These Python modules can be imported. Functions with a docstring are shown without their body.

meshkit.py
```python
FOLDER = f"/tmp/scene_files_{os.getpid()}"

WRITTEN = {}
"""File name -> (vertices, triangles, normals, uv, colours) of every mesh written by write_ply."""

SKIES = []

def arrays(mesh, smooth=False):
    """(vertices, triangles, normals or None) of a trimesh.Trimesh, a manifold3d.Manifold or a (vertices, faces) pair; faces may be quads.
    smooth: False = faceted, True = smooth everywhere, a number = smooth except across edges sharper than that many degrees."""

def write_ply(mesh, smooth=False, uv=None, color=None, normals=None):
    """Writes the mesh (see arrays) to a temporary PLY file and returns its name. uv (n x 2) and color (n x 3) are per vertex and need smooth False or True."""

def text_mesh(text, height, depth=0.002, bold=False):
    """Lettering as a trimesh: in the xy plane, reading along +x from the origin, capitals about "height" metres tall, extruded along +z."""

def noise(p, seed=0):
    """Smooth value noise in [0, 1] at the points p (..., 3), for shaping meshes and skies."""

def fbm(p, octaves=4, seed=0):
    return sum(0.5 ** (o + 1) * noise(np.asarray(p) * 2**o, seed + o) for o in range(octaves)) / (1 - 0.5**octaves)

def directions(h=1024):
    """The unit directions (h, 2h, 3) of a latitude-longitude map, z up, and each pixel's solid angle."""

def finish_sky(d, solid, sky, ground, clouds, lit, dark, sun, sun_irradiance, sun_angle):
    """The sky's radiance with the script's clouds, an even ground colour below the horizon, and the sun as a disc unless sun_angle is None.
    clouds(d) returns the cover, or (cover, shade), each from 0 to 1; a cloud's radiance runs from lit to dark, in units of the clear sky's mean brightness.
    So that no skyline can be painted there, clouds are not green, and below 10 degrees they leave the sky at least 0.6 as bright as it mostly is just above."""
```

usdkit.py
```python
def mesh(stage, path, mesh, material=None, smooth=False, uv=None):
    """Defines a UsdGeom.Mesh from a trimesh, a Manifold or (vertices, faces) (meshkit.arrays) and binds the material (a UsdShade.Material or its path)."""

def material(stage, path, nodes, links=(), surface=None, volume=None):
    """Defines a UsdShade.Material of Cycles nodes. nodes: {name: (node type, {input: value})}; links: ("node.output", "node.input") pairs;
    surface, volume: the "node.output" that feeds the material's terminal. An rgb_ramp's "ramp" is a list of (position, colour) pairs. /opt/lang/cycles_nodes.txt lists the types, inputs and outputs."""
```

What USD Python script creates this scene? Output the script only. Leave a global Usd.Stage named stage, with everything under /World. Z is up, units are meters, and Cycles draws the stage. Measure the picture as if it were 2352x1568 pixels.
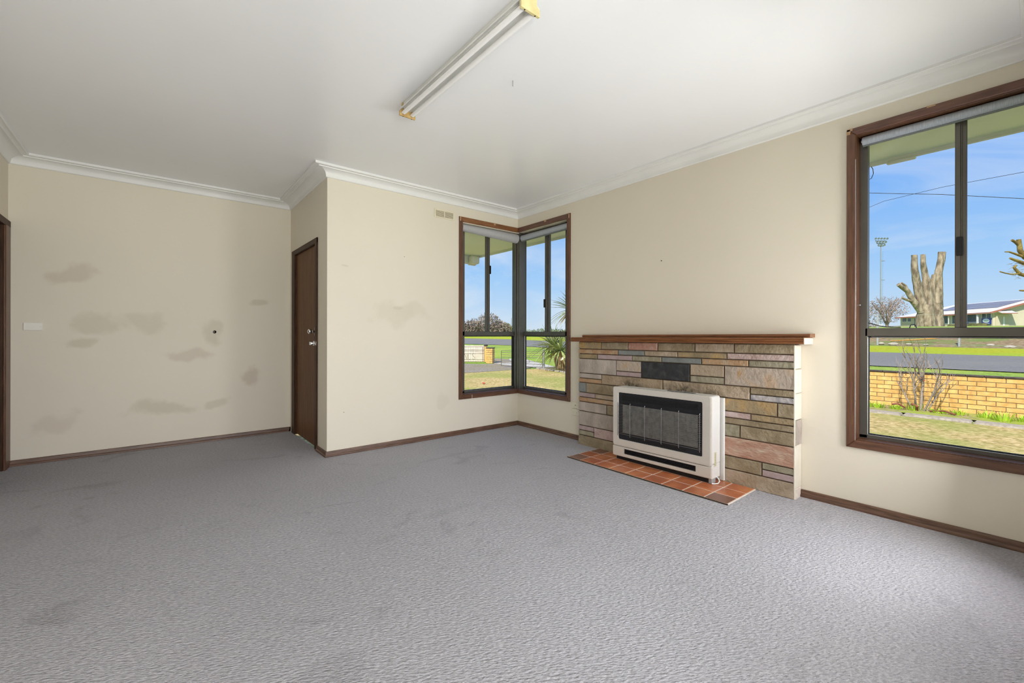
import math, random
import numpy as np, trimesh, shapely
from shapely.geometry import Polygon, LineString, Point
from shapely import affinity
import usdkit, meshkit
from pxr import Usd, UsdGeom, UsdLux, UsdShade, Gf, Sdf

# ------------------------------------------------------------------ stage, camera, sky, sun, lights
stage = Usd.Stage.CreateInMemory()
UsdGeom.SetStageUpAxis(stage, UsdGeom.Tokens.z)
UsdGeom.SetStageMetersPerUnit(stage, 1.0)
world = UsdGeom.Xform.Define(stage, '/World'); stage.SetDefaultPrim(world.GetPrim())
UsdGeom.Scope.Define(stage, '/World/Looks')

YAW, ROLL, FPX = 0.8830336, 0.00204, 996.68
cam = UsdGeom.Camera.Define(stage, '/World/Camera')
F = np.array([math.cos(YAW), math.sin(YAW), 0]); R = np.array([math.sin(YAW), -math.cos(YAW), 0]); U = np.array([0, 0, 1.])
R2 = R * math.cos(ROLL) + U * math.sin(ROLL); U2 = -R * math.sin(ROLL) + U * math.cos(ROLL)
CAM = np.array([-3.5626, -4.2212, 1.15])
m = Gf.Matrix4d(*R2, 0, *U2, 0, *(-F), 0, *CAM, 1)
cam.AddTransformOp().Set(m)
cam.CreateHorizontalApertureAttr(36.0); cam.CreateVerticalApertureAttr(24.0)
cam.CreateFocalLengthAttr(36.0 * FPX / 2352)
cam.CreateVerticalApertureOffsetAttr(-17.1 * 36 / 2352)
cam.CreateClippingRangeAttr(Gf.Vec2f(0.02, 2000))
cam.CreateExposureAttr(0.0)

SKY = 1.0
usdkit.material(stage, '/World/Looks/sky', {
    'tc': ('texture_coordinate', {}), 'sep': ('separate_xyz', {}),
    'ramp': ('rgb_ramp', {'ramp': [(0.0, (.66, .78, .90)), (.04, (.58, .75, .95)), (.12, (.40, .65, .99)), (.26, (.22, .48, .98)), (.5, (.13, .37, .92)), (1, (.10, .30, .84))]}),
    'map': ('mapping', {'scale': (2.2, 2.2, 6.5), 'rotation': (0.25, 0.1, 0.5)}),
    'n': ('noise_texture', {'scale': 1.5, 'detail': 7.0, 'roughness': .55, 'distortion': .6}),
    'mr': ('map_range', {'from_min': .46, 'from_max': .80, 'to_min': 0.0, 'to_max': .75, 'clamp': True}),
    'mix': ('mix', {'color2': (.86, .89, .95)}),
    'bg': ('background_shader', {'strength': SKY})},
    [('tc.generated', 'sep.vector'), ('sep.z', 'ramp.fac'), ('tc.generated', 'map.vector'), ('map.vector', 'n.vector'), ('n.fac', 'mr.value'), ('mr.result', 'mix.fac'),
     ('ramp.color', 'mix.color1'), ('mix.color', 'bg.color')], surface='bg.background')
dome = UsdLux.DomeLight.Define(stage, '/World/SkyLight')
dome.CreateIntensityAttr(1.0)
UsdShade.MaterialBindingAPI.Apply(dome.GetPrim()).Bind(UsdShade.Material.Get(stage, '/World/Looks/sky'))

sun = UsdLux.DistantLight.Define(stage, '/World/Sun')
sun.CreateIntensityAttr(1.7); sun.CreateNormalizeAttr(True); sun.CreateAngleAttr(3.0); sun.CreateColorAttr(Gf.Vec3f(1, .93, .80))
sd = np.array([-0.62, -0.10, 0.78]); sd /= np.linalg.norm(sd)          # towards the sun: behind the house
def frame_z(zv, pos):
    zv = zv / np.linalg.norm(zv); x = np.cross([0, 0, 1.], zv); x /= np.linalg.norm(x); y = np.cross(zv, x)
    return Gf.Matrix4d(*x, 0, *y, 0, *zv, 0, *pos, 1)
sun.AddTransformOp().Set(frame_z(sd, (0, 0, 30)))

def unseen_light(name, pos, toward, w, h, k, col=(1, .978, .985)):       # unseen area lamps behind the camera, placed to light the room
    l = UsdLux.RectLight.Define(stage, '/World/' + name)
    l.CreateWidthAttr(w); l.CreateHeightAttr(h); l.CreateIntensityAttr(k); l.CreateColorAttr(Gf.Vec3f(*col))
    l.AddTransformOp().Set(frame_z(-np.array(toward, float), pos))
unseen_light('WindowLightRear', (-1.65, -4.50, 1.0), (0, 1, .1), 1.10, 1.0, 4.5)  # out of view, placed to light the middle and right walls
unseen_light('WindowLightCorner', (-.455, -4.40, 1.05), (-.85, 1, .12), .66, 1.15, 18.5)  # out of view in the corner window half, strength set to light the room
unseen_light('WindowLightRecess', (-3.45, -6.10, 1.0), (.1, 1, .35), 1.75, 1.0, 20.0)  # added fill, brightens the left end and the alcove

# ------------------------------------------------------------------ helpers
rnd = random.Random(7)
V = np.array
def numbered(parent, name):
    base, k = f'{parent}/{name}', 1
    if not stage.GetPrimAtPath(base): return base
    while stage.GetPrimAtPath(f'{base}_{k:03d}'): k += 1
    return f'{base}_{k:03d}'
def ppath(parent): return '/World' if parent is None else str(parent.GetPath())
def tag(p, label=None, cat=None, group=None, kind=None):
    for k, v in (('label', label), ('category', cat), ('group', group), ('kind', kind)):
        if v: p.SetCustomDataByKey(k, v)
    return p
def obj(name, mesh, mat, parent=None, smooth=False, **kw):
    if isinstance(mesh, list): mesh = trimesh.util.concatenate(mesh)
    p = usdkit.mesh(stage, numbered(ppath(parent), name), mesh, M[mat] if isinstance(mat, str) else mat, smooth=smooth).GetPrim()
    return tag(p, **kw)
def thing(name, label, cat, group=None, kind=None, loc=(0, 0, 0), rz=0):
    x = UsdGeom.Xform.Define(stage, numbered('/World', name))
    if any(loc): x.AddTranslateOp().Set(Gf.Vec3d(*map(float, loc)))
    if rz: x.AddRotateZOp().Set(rz)
    return tag(x.GetPrim(), label, cat, group, kind)
def box(x0, x1, y0, y1, z0, z1):
    b = trimesh.creation.box((abs(x1 - x0), abs(y1 - y0), abs(z1 - z0))); b.apply_translation(((x0 + x1) / 2, (y0 + y1) / 2, (z0 + z1) / 2)); return b
def rbox(x0, x1, y0, y1, z0, z1, b=.003):
    lo, hi = np.minimum((x0, y0, z0), (x1, y1, z1)), np.maximum((x0, y0, z0), (x1, y1, z1)); b = min(b, *(0.45 * (hi - lo)))
    pts = []
    for sx in (0, 1):
        for sy in (0, 1):
            for sz in (0, 1):
                c = np.where((sx, sy, sz), hi, lo); s = np.where((sx, sy, sz), -1, 1) * b
                for k in range(3):
                    q = c + s; q[k] = c[k]; pts.append(q)
    return trimesh.convex.convex_hull(np.array(pts))
def mapped(mesh, fn):
    v = fn(np.asarray(mesh.vertices)); f = np.asarray(mesh.faces)
    e = fn(np.array([[0, 0, 0], [1, 0, 0], [0, 1, 0], [0, 0, 1.]])); d = np.linalg.det(e[1:] - e[0])
    return trimesh.Trimesh(v, f[:, ::-1] if d < 0 else f, process=False)
def tube(path, r, n=8, caps=True):
    path = np.asarray(path, float); r = np.broadcast_to(np.asarray(r, float), (len(path),))
    t = np.gradient(path, axis=0); t /= np.maximum(np.linalg.norm(t, axis=1, keepdims=True), 1e-9)
    ref = V([0, 0, 1.]) if abs(t[0][2]) < .9 else V([1., 0, 0])
    rings = []; u = np.cross(ref, t[0]); u /= np.linalg.norm(u)
    for p, tt, rr in zip(path, t, r):
        u = u - tt * (u @ tt); u /= max(np.linalg.norm(u), 1e-9); w = np.cross(tt, u)
        a = np.arange(n) * 2 * np.pi / n; rings.append(p + rr * (np.cos(a)[:, None] * u + np.sin(a)[:, None] * w))
    v = np.vstack(rings); f = []
    for i in range(len(path) - 1):
        for j in range(n):
            a, b, c, d = i * n + j, i * n + (j + 1) % n, (i + 1) * n + (j + 1) % n, (i + 1) * n + j
            f += [(a, b, c), (a, c, d)]
    if caps:
        k = len(v); v = np.vstack([v, path[0], path[-1]]); L = (len(path) - 1) * n
        for j in range(n): f += [(k, (j + 1) % n, j), (k + 1, L + j, L + (j + 1) % n)]
    return trimesh.Trimesh(v, np.array(f), process=False)
def lathe(profile, n=24):
    return trimesh.creation.revolve(np.asarray(profile, float), sections=n)
def extrude(poly, h):
    if not isinstance(poly, Polygon): poly = Polygon(poly)
    return trimesh.creation.extrude_polygon(poly, h, engine='earcut')
def moved(m_, t=(0, 0, 0), rz=0, rx=0, ry=0):
    m_ = m_.copy()
    for a, ax in ((rx, (1, 0, 0)), (ry, (0, 1, 0)), (rz, (0, 0, 1))):
        if a: m_.apply_transform(trimesh.transformations.rotation_matrix(math.radians(a), ax))
    m_.apply_translation(t); return m_
def sbox(x0, x1, y0, y1): return shapely.geometry.box(x0, y0, x1, y1)
def rounded_rect(x0, x1, y0, y1, r): return shapely.geometry.box(x0 + r, y0 + r, x1 - r, y1 - r).buffer(r, quad_segs=5)
# wall frames: (u along, v up, n into the room) -> world
def WR(p): p = np.asarray(p, float); return np.stack([-p[:, 2], p[:, 0], p[:, 1]], 1)            # wall x = 0
def WB(p): p = np.asarray(p, float); return np.stack([p[:, 0], -p[:, 2], p[:, 1]], 1)            # wall y = 0

# ------------------------------------------------------------------ materials
M = {}
def pbr(name, c1, c2=None, scale=4., rough=.5, bump=0., bscale=60., bdist=.01, metallic=0., stretch=(1, 1, 1), detail=4., lo=.35, hi=.65, c3=None, spec=.5, distort=0., coat=0., links=(), nodes={}, base=None, island=0., grain=None):
    N = {'g': ('geometry', {}), 'map': ('mapping', {'mapping_type': 'texture', 'rotation': (0, 0, grain[0]), 'scale': (grain[1], 1., 1.)} if grain else {'scale': stretch}), 'n': ('noise_texture', {'scale': scale, 'detail': detail, 'distortion': distort}),
         'p': ('principled_bsdf', {'roughness': rough, 'metallic': metallic, 'base_color': c1, 'specular_ior_level': spec, 'coat_weight': coat})}
    L = [('g.position', 'map.vector'), ('map.vector', 'n.vector')]
    out = None
    if c2 is not None:
        stops = [(lo, c1), (hi, c2)] if c3 is None else [(lo, c1), ((lo + hi) / 2, c2), (hi, c3)]
        N['r'] = ('rgb_ramp', {'ramp': stops}); L += [('n.fac', 'r.fac')]; out = 'r.color'
    if island and out:
        N['mr'] = ('map_range', {'from_min': 0., 'from_max': 1., 'to_min': 1 - island, 'to_max': 1 + island}); N['oi'] = ('object_info', {})
        N['h'] = ('hsv', {}); L += [('oi.random', 'mr.value'), ('mr.result', 'h.value'), (out, 'h.color')]; out = 'h.color'
    N.update(nodes); L += list(links)
    if base: out = base
    if out: L += [(out, 'p.base_color')]
    if bump:
        N['bn'] = ('noise_texture', {'scale': bscale, 'detail': 3.}); N['b'] = ('bump', {'strength': bump, 'distance': bdist})
        L += [('map.vector', 'bn.vector'), ('bn.fac', 'b.height'), ('b.normal', 'p.normal')]
    M[name] = usdkit.material(stage, '/World/Looks/' + name, N, L, surface='p.BSDF')
def stained_wall(name, base, patches):
    """painted plaster with scuffed and washed patches: each patch is an ellipse (centre, radii, tilt, colour, strength) with a ragged edge"""
    N = {'g': ('geometry', {}), 'rag': ('noise_texture', {'scale': 5.0, 'detail': 6.}), 'ragc': ('vector_math', {'math_type': 'subtract', 'vector2': (.5, .5, .5)}),
         'rags': ('vector_math', {'math_type': 'scale', 'scale': 2.0}),
         'n': ('noise_texture', {'scale': 1.1, 'detail': 3.}), 'r': ('rgb_ramp', {'ramp': [(.3, tuple(.965 * V(base))), (.7, base)]}),
         'w': ('noise_texture', {'scale': 260., 'detail': 2.}), 'b': ('bump', {'strength': .12, 'distance': .002}),
         'wm': ('mapping', {'scale': (.35, .35, 1.)}),
         'p': ('principled_bsdf', {'roughness': .55, 'specular_ior_level': .35})}
    L = [('g.position', 'rag.vector'), ('rag.color', 'ragc.vector1'), ('ragc.vector', 'rags.vector1'), ('g.position', 'n.vector'), ('n.fac', 'r.fac'),
         ('g.position', 'wm.vector'), ('wm.vector', 'w.vector'), ('w.fac', 'b.height'), ('b.normal', 'p.normal')]
    last = 'r.color'
    for i, (c, rad, rot, col, k) in enumerate(patches):
        N[f'm{i}'] = ('mapping', {'mapping_type': 'texture', 'location': c, 'rotation': rot, 'scale': rad})
        N[f'a{i}'] = ('vector_math', {'math_type': 'add'}); N[f'l{i}'] = ('vector_math', {'math_type': 'length'})
        N[f'k{i}'] = ('map_range', {'range_type': 'smoothstep', 'from_min': .45, 'from_max': 1.0, 'to_min': k * .8, 'to_max': 0., 'clamp': True})
        N[f'x{i}'] = ('mix', {'color2': col})
        L += [('g.position', f'm{i}.vector'), (f'm{i}.vector', f'a{i}.vector1'), ('rags.vector', f'a{i}.vector2'), (f'a{i}.vector', f'l{i}.vector1'), (f'l{i}.value', f'k{i}.value'),
              (f'k{i}.result', f'x{i}.fac'), (last, f'x{i}.color1')]
        last = f'x{i}.color'
    L += [(last, 'p.base_color')]
    M[name] = usdkit.material(stage, '/World/Looks/' + name, N, L, surface='p.BSDF')

CREAM = (.80, .738, .618)
stained_wall('cream_wall', CREAM, [])
G1, G2 = (.60, .55, .42), (.62, .53, .43)
def pa(x, z, rx, rz_, rot, col, k): return ((x, 1.41, z), (rx * 1.12, 10., rz_ * 1.15), (0, -math.radians(rot), 0), col, k)
stained_wall('cream_wall_alcove', CREAM, [pa(-4.138, 1.698, .20, .08, 22, G2, .75), pa(-3.968, 1.25, .241, .112, 0, G1, .6), pa(-3.612, 1.273, .186, .118, 0, G1, .55), pa(-4.104, 1.059, .11, .05, 10, G1, .75),
    pa(-3.3, .918, .204, .085, 0, G2, .7), pa(-2.743, .664, .125, .105, 5, G2, .9), pa(-3.519, .395, .277, .094, -3, G1, .75), pa(-3.058, .391, .139, .055, 14, G1, .7),
    pa(-3.075, 1.157, .115, .125, 0, G1, .7), pa(-2.645, 1.505, .094, .042, 8, G1, .8), pa(-4.276, .331, .17, .11, 25, G2, .5)])
def pm(x, z, rx, rz_, rot, col, k): return ((x, 0, z), (rx, 10., rz_), (0, -math.radians(rot), 0), col, k)
stained_wall('cream_wall_middle', CREAM, [pm(-1.70, 1.35, .28, .17, 0, (.70, .64, .52), .75), pm(-1.48, 1.39, .26, .10, -4, (.70, .64, .52), .7), pm(-1.62, 1.42, .07, .025, 0, (.60, .55, .45), .6),
    pm(-2.17, 1.799, .04, .013, 0, (.6, .56, .46), .7), pm(-1.082, .385, .10, .15, 0, (.70, .64, .52), .7)])
pbr('ceiling_white', (.875, .885, .905), (.895, .905, .925), scale=1.2, rough=.30, bump=.03, bscale=3., bdist=.02, spec=.5)
pbr('cornice_white', (.83, .83, .82), (.86, .86, .85), scale=3, rough=.45)
# carpet
pbr('carpet', (.38, .375, .405), (.555, .545, .585), scale=150., detail=2., lo=.32, hi=.68, rough=.95, spec=.1, bump=1., bscale=120., bdist=.014, grain=(-.55, 2.6),
    nodes={'sm': ('mapping', {'scale': (1.0, 1.5, 1.)}), 's': ('noise_texture', {'scale': 2.3, 'detail': 6., 'distortion': 1.2}), 'sr': ('map_range', {'from_min': .60, 'from_max': .80, 'to_min': 0., 'to_max': .42, 'clamp': True}),
           's2': ('noise_texture', {'scale': .8, 'detail': 4.}), 'sr2': ('map_range', {'from_min': .3, 'from_max': .7, 'to_min': 0., 'to_max': .22, 'clamp': True}),
           'x': ('mix', {'color2': (.20, .195, .20)}), 'x2': ('mix', {'color2': (.26, .255, .265)})},
    links=[('g.position', 'sm.vector'), ('sm.vector', 's.vector'), ('s.fac', 'sr.value'), ('sr.result', 'x.fac'), ('r.color', 'x.color1'), ('g.position', 's2.vector'), ('s2.fac', 'sr2.value'), ('sr2.result', 'x2.fac'), ('x.color', 'x2.color1')], base='x2.color')
W1, W2, W3 = (.085, .036, .018), (.125, .054, .028), (.16, .075, .040)
pbr('wood_x', W1, W2, c3=W3, scale=6, stretch=(1.2, 14, 14), rough=.36, bump=.08, bscale=20, lo=.3, hi=.72)
pbr('wood_y', W1, W2, c3=W3, scale=6, stretch=(14, 1.2, 14), rough=.36, bump=.08, bscale=20, lo=.3, hi=.72)
pbr('wood_z', W1, W2, c3=W3, scale=6, stretch=(14, 14, 1.2), rough=.36, bump=.08, bscale=20, lo=.3, hi=.72)
pbr('head_wood_x', (.17, .065, .022), (.24, .10, .038), c3=(.30, .13, .05), scale=6, stretch=(1.2, 14, 14), rough=.32)
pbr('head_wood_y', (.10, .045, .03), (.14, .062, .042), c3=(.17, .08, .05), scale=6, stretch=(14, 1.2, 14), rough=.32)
pbr('chipped_wood', (.42, .24, .12), (.50, .32, .17), scale=60, rough=.6)
pbr('dark_wood_z', (.035, .016, .008), (.055, .026, .013), c3=(.075, .034, .016), scale=6, stretch=(14, 14, 1.0), rough=.5, spec=.2)
pbr('dark_wood_y', (.035, .016, .008), (.055, .026, .013), c3=(.075, .034, .016), scale=6, stretch=(14, 1.2, 14), rough=.5, spec=.2)
pbr('door_veneer', (.095, .038, .012), (.140, .058, .018), c3=(.18, .080, .027), scale=5, stretch=(13, 13, .7), rough=.5, spec=.2, detail=6, lo=.25, hi=.75)
pbr('skirting_x', (.085, .042, .024), (.13, .065, .04), c3=(.17, .09, .055), scale=6, stretch=(1.2, 14, 14), rough=.38)
pbr('skirting_y', (.085, .042, .024), (.13, .065, .04), c3=(.17, .09, .055), scale=6, stretch=(14, 1.2, 14), rough=.38)
pbr('mantel_wood', (.15, .052, .018), (.21, .078, .028), c3=(.26, .105, .036), scale=6, stretch=(16, 1., 16), rough=.33, bump=.06, bscale=25)
pbr('bronze_aluminium', (.10, .093, .08), (.125, .115, .098), scale=3, rough=.38, metallic=.35)
pbr('silver_strip', (.55, .55, .56), rough=.35, metallic=.7)
pbr('black_rubber', (.012, .012, .012), rough=.6)
pbr('blind_fabric', (.42, .42, .44), (.50, .50, .52), scale=9, stretch=(30, 3, 3), rough=.7)
pbr('blind_fabric_right', (.34, .37, .43), (.46, .49, .55), scale=9, stretch=(3, 30, 3), rough=.55)
pbr('blind_rail', (.16, .18, .18), rough=.5)
pbr('chrome', (.80, .80, .80), rough=.14, metallic=1.)
pbr('cream_plastic', (.78, .74, .60), rough=.35)
pbr('switch_plastic', (.88, .85, .77), rough=.35)
pbr('cream_vent', (.80, .73, .57), rough=.5)
pbr('dark_void', (.012, .010, .007), rough=.9)
pbr('vent_void', (.42, .37, .27), rough=.9)
pbr('tube_glass', (.90, .90, .90), rough=.18)
pbr('lamp_enamel', (.66, .66, .63), (.76, .76, .73), scale=7, stretch=(6, 1, 6), rough=.4)
pbr('aged_yellow_plastic', (.62, .53, .25), (.74, .65, .34), scale=22, rough=.42)
pbr('aged_brown_plastic', (.42, .25, .08), (.62, .44, .18), scale=14, rough=.45)
pbr('hook_wire', (.18, .18, .17), rough=.4, metallic=.6)
# fireplace
def stone(name, a, b, c, sc=9., st=(1, 1, 1), bump=.7): pbr(name, a, b, c3=c, scale=sc, stretch=st, rough=.72, bump=bump, bscale=38, bdist=.012, detail=7, lo=.28, hi=.74, distort=.6)
stone('stone_olive', (0.220, 0.168, 0.097), (0.308, 0.247, 0.160), (0.396, 0.327, 0.228))
stone('stone_olive_gold', (0.220, 0.173, 0.102), (0.352, 0.267, 0.155), (0.484, 0.307, 0.116), sc=7)
stone('stone_tan', (0.319, 0.247, 0.170), (0.407, 0.322, 0.233), (0.484, 0.396, 0.310))
stone('stone_grey', (0.297, 0.257, 0.218), (0.418, 0.361, 0.310), (0.550, 0.475, 0.427), sc=7, st=(1, 1, .6))
stone('stone_grey_gold', (0.330, 0.272, 0.213), (0.462, 0.386, 0.320), (0.506, 0.307, 0.145), sc=7)
stone('stone_red', (.36, .15, .10), (.46, .26, .20), (.54, .42, .34), sc=8)
stone('stone_pink', (.40, .28, .25), (.50, .38, .35), (.58, .48, .46), sc=10)
stone('stone_mauve', (.36, .27, .26), (.42, .32, .32), (.47, .37, .37), sc=10, bump=.4)
stone('stone_orange', (.36, .20, .105), (.45, .29, .165), (.44, .35, .26), sc=11)
stone('stone_blue', (.165, .18, .175), (.225, .24, .235), (.29, .30, .28), sc=10, bump=.4)
stone('stone_green', (0.209, 0.188, 0.116), (0.319, 0.287, 0.204), (0.396, 0.356, 0.272), sc=10)
stone('stone_white_blue', (.16, .17, .21), (.45, .42, .42), (.58, .54, .52), sc=16)
stone('stone_red_big', (.40, .205, .135), (.47, .29, .215), (.60, .48, .37), sc=8, st=(1, .8, 1.9))
stone('slate_black', (.018, .019, .022), (.03, .031, .035), (.06, .062, .065), sc=18, bump=.25)
SOOT = dict(links=[('g.position', 'sm.vector'), ('sm.vector', 'sl.vector1'), ('sl.value', 'sk.value'), ('g.position', 'sn.vector'), ('sn.fac', 'sq.value'), ('sk.result', 'mu.value1'), ('sq.result', 'mu.value2'), ('mu.value', 'x.fac'), ('r.color', 'x.color1')], base='x.color')
def soot(name, a, b, c, cy, ry):
    pbr(name, a, b, c3=c, scale=9, rough=.78, bump=.9, bscale=38, bdist=.014, detail=7, lo=.28, hi=.74, distort=.6,
        nodes={'sm': ('mapping', {'mapping_type': 'texture', 'location': (-.13, cy, .665), 'scale': (1., ry, .095)}), 'sl': ('vector_math', {'math_type': 'length'}),
               'sk': ('map_range', {'from_min': .2, 'from_max': 1.0, 'to_min': 1., 'to_max': 0., 'clamp': True}), 'sn': ('noise_texture', {'scale': 26., 'detail': 5.}),
               'sq': ('map_range', {'from_min': .34, 'from_max': .6, 'to_min': 1., 'to_max': .25, 'clamp': True}), 'mu': ('math', {'math_type': 'multiply'}), 'x': ('mix', {'color2': (.035, .028, .018)})}, **SOOT)
soot('stone_soot', (0.297, 0.218, 0.141), (0.374, 0.287, 0.194), (0.440, 0.346, 0.252), -1.80, .16)
soot('stone_soot_rough', (0.286, 0.218, 0.145), (0.418, 0.327, 0.233), (0.528, 0.426, 0.330), -2.36, .34)
pbr('mortar_brown', (.055, .036, .022), (.09, .06, .038), scale=30, rough=.9)
pbr('cream_painted_stone', (.68, .625, .52), (.73, .68, .575), scale=8, rough=.6, bump=.25, bscale=20)
pbr('terracotta', (.36, .10, .04), (.46, .145, .058), c3=(.55, .20, .078), scale=5, rough=.30, detail=3, island=.14)
pbr('terracotta_brown', (.17, .075, .05), (.22, .10, .065), scale=6, rough=.34)
pbr('grout', (.66, .56, .49), (.74, .66, .58), scale=40, rough=.85)
pbr('heater_white', (.76, .755, .73), (.80, .795, .775), scale=3, rough=.34)
pbr('heater_warm', (.66, .62, .565), (.72, .685, .64), scale=2.5, rough=.34)
pbr('heater_black', (.012, .013, .018), rough=.3)
pbr('heater_void', (.006, .006, .007), rough=.7)
pbr('radiant_plaque', (.13, .13, .125), (.18, .18, .172), c3=(.22, .22, .21), scale=30, rough=.85)
pbr('grid_steel', (.34, .34, .34), rough=.25, metallic=1.)
pbr('label_paper', (.72, .70, .52), rough=.6)
pbr('label_ink', (.33, .30, .14), rough=.6)
pbr('white_hose', (.82, .82, .82), rough=.4)
# outside
pbr('eave_green', (.84, .87, .73), (.88, .91, .77), scale=2, rough=.7)
pbr('fascia_cream', (.78, .76, .70), rough=.6)
pbr('outside_brick', (.45, .25, .09), rough=.8)
pbr('brick_gold', (.60, .33, .095), (.70, .42, .14), c3=(.75, .50, .20), scale=12, rough=.85, bump=.4, bscale=80, island=.12, lo=.3, hi=.75)
pbr('brick_mortar', (.16, .10, .055), (.22, .15, .085), scale=20, rough=.95)
pbr('brick_cap', (.045, .028, .022), (.075, .05, .042), scale=9, rough=.55)
def ground(name, a, b, c, sc, sc2, d, k=.5, bump=.8, bs=30.):
    pbr(name, a, b, c3=c, scale=sc, rough=.95, spec=.1, detail=8, lo=.3, hi=.7, bump=bump, bscale=bs, bdist=.05,
        nodes={'n2': ('noise_texture', {'scale': sc2, 'detail': 3.}), 'q2': ('map_range', {'from_min': .42, 'from_max': .62, 'to_min': 0., 'to_max': k, 'clamp': True}), 'x': ('mix', {'color2': d})},
        links=[('g.position', 'n2.vector'), ('n2.fac', 'q2.value'), ('q2.result', 'x.fac'), ('r.color', 'x.color1')], base='x.color')
ground('lawn_near', (.25, .21, .07), (.46, .345, .145), (.66, .50, .27), 14., .55, (.24, .29, .06), .62)
ground('grass_green', (.12, .20, .03), (.20, .31, .055), (.30, .40, .09), 9., .25, (.36, .40, .07), .6)
ground('grass_lime', (.24, .27, .015), (.34, .36, .022), (.44, .42, .04), 7., .3, (.26, .38, .04), .6)
ground('asphalt', (.135, .13, .128), (.165, .16, .157), (.195, .19, .185), 12., .2, (.21, .195, .18), .4, bump=.2)
ground('gravel', (.17, .14, .11), (.27, .235, .20), (.36, .32, .28), 16., .8, (.24, .20, .10), .5)
ground('concrete', (.34, .315, .29), (.40, .37, .345), (.45, .42, .39), 8., .6, (.45, .42, .40), .5, bump=.2)
ground('earth', (.16, .105, .06), (.25, .18, .105), (.35, .27, .17), 5., .7, (.14, .21, .05), .8)
ground('bed_soil', (.20, .15, .085), (.30, .24, .13), (.40, .35, .15), 14., 1.6, (.30, .38, .04), .8)
pbr('kerb_stone', (.25, .21, .165), (.37, .32, .26), scale=18, rough=.9, bump=.5)
pbr('weed_green', (.26, .44, .015), (.38, .55, .03), scale=8, rough=.6)
pbr('bare_twig', (.24, .19, .16), (.36, .30, .26), scale=30, rough=.85)
pbr('dead_leaf', (.22, .07, .04), rough=.8)
pbr('yucca_leaf', (.14, .18, .05), (.26, .31, .10), c3=(.38, .40, .17), scale=5, rough=.45, lo=.25, hi=.75)
pbr('yucca_dry', (.42, .29, .12), (.55, .42, .22), scale=12, rough=.7)
pbr('yucca_trunk', (.24, .15, .08), (.40, .27, .15), scale=12, stretch=(1, 1, 6), rough=.9, bump=.8)
pbr('cut_wood', (.72, .56, .38), (.80, .66, .48), scale=14, rough=.8)
pbr('gate_iron', (.16, .095, .06), (.24, .14, .085), scale=14, rough=.7)
pbr('gate_iron_grey', (.13, .12, .10), rough=.6)
pbr('white_boards', (.68, .58, .50), (.76, .68, .61), scale=5, rough=.75)
pbr('galvanised', (.38, .39, .40), (.46, .47, .48), scale=12, rough=.5, metallic=.3)
pbr('pale_bark', (.14, .105, .07), (.27, .21, .145), c3=(.40, .325, .235), scale=3.2, stretch=(1, 1, .35), rough=.9, bump=.8, bscale=8, bdist=.1)
pbr('mossy_bark', (.15, .10, .03), (.25, .175, .045), c3=(.28, .22, .055), scale=3, rough=.9, bump=.7, bscale=14, bdist=.05)
pbr('grey_branches', (.26, .19, .155), (.36, .275, .23), scale=.6, rough=.95)
pbr('brown_foliage', (.22, .165, .125), (.32, .245, .195), scale=.7, rough=.95)
pbr('yellow_foliage', (.24, .25, .045), (.36, .36, .08), scale=.5, rough=.9)
pbr('far_green', (.14, .18, .10), (.20, .24, .13), scale=.4, rough=.95)
pbr('club_cream', (.56, .49, .37), (.60, .53, .41), scale=.6, rough=.8)
pbr('club_beige', (.55, .48, .36), rough=.8)
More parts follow.
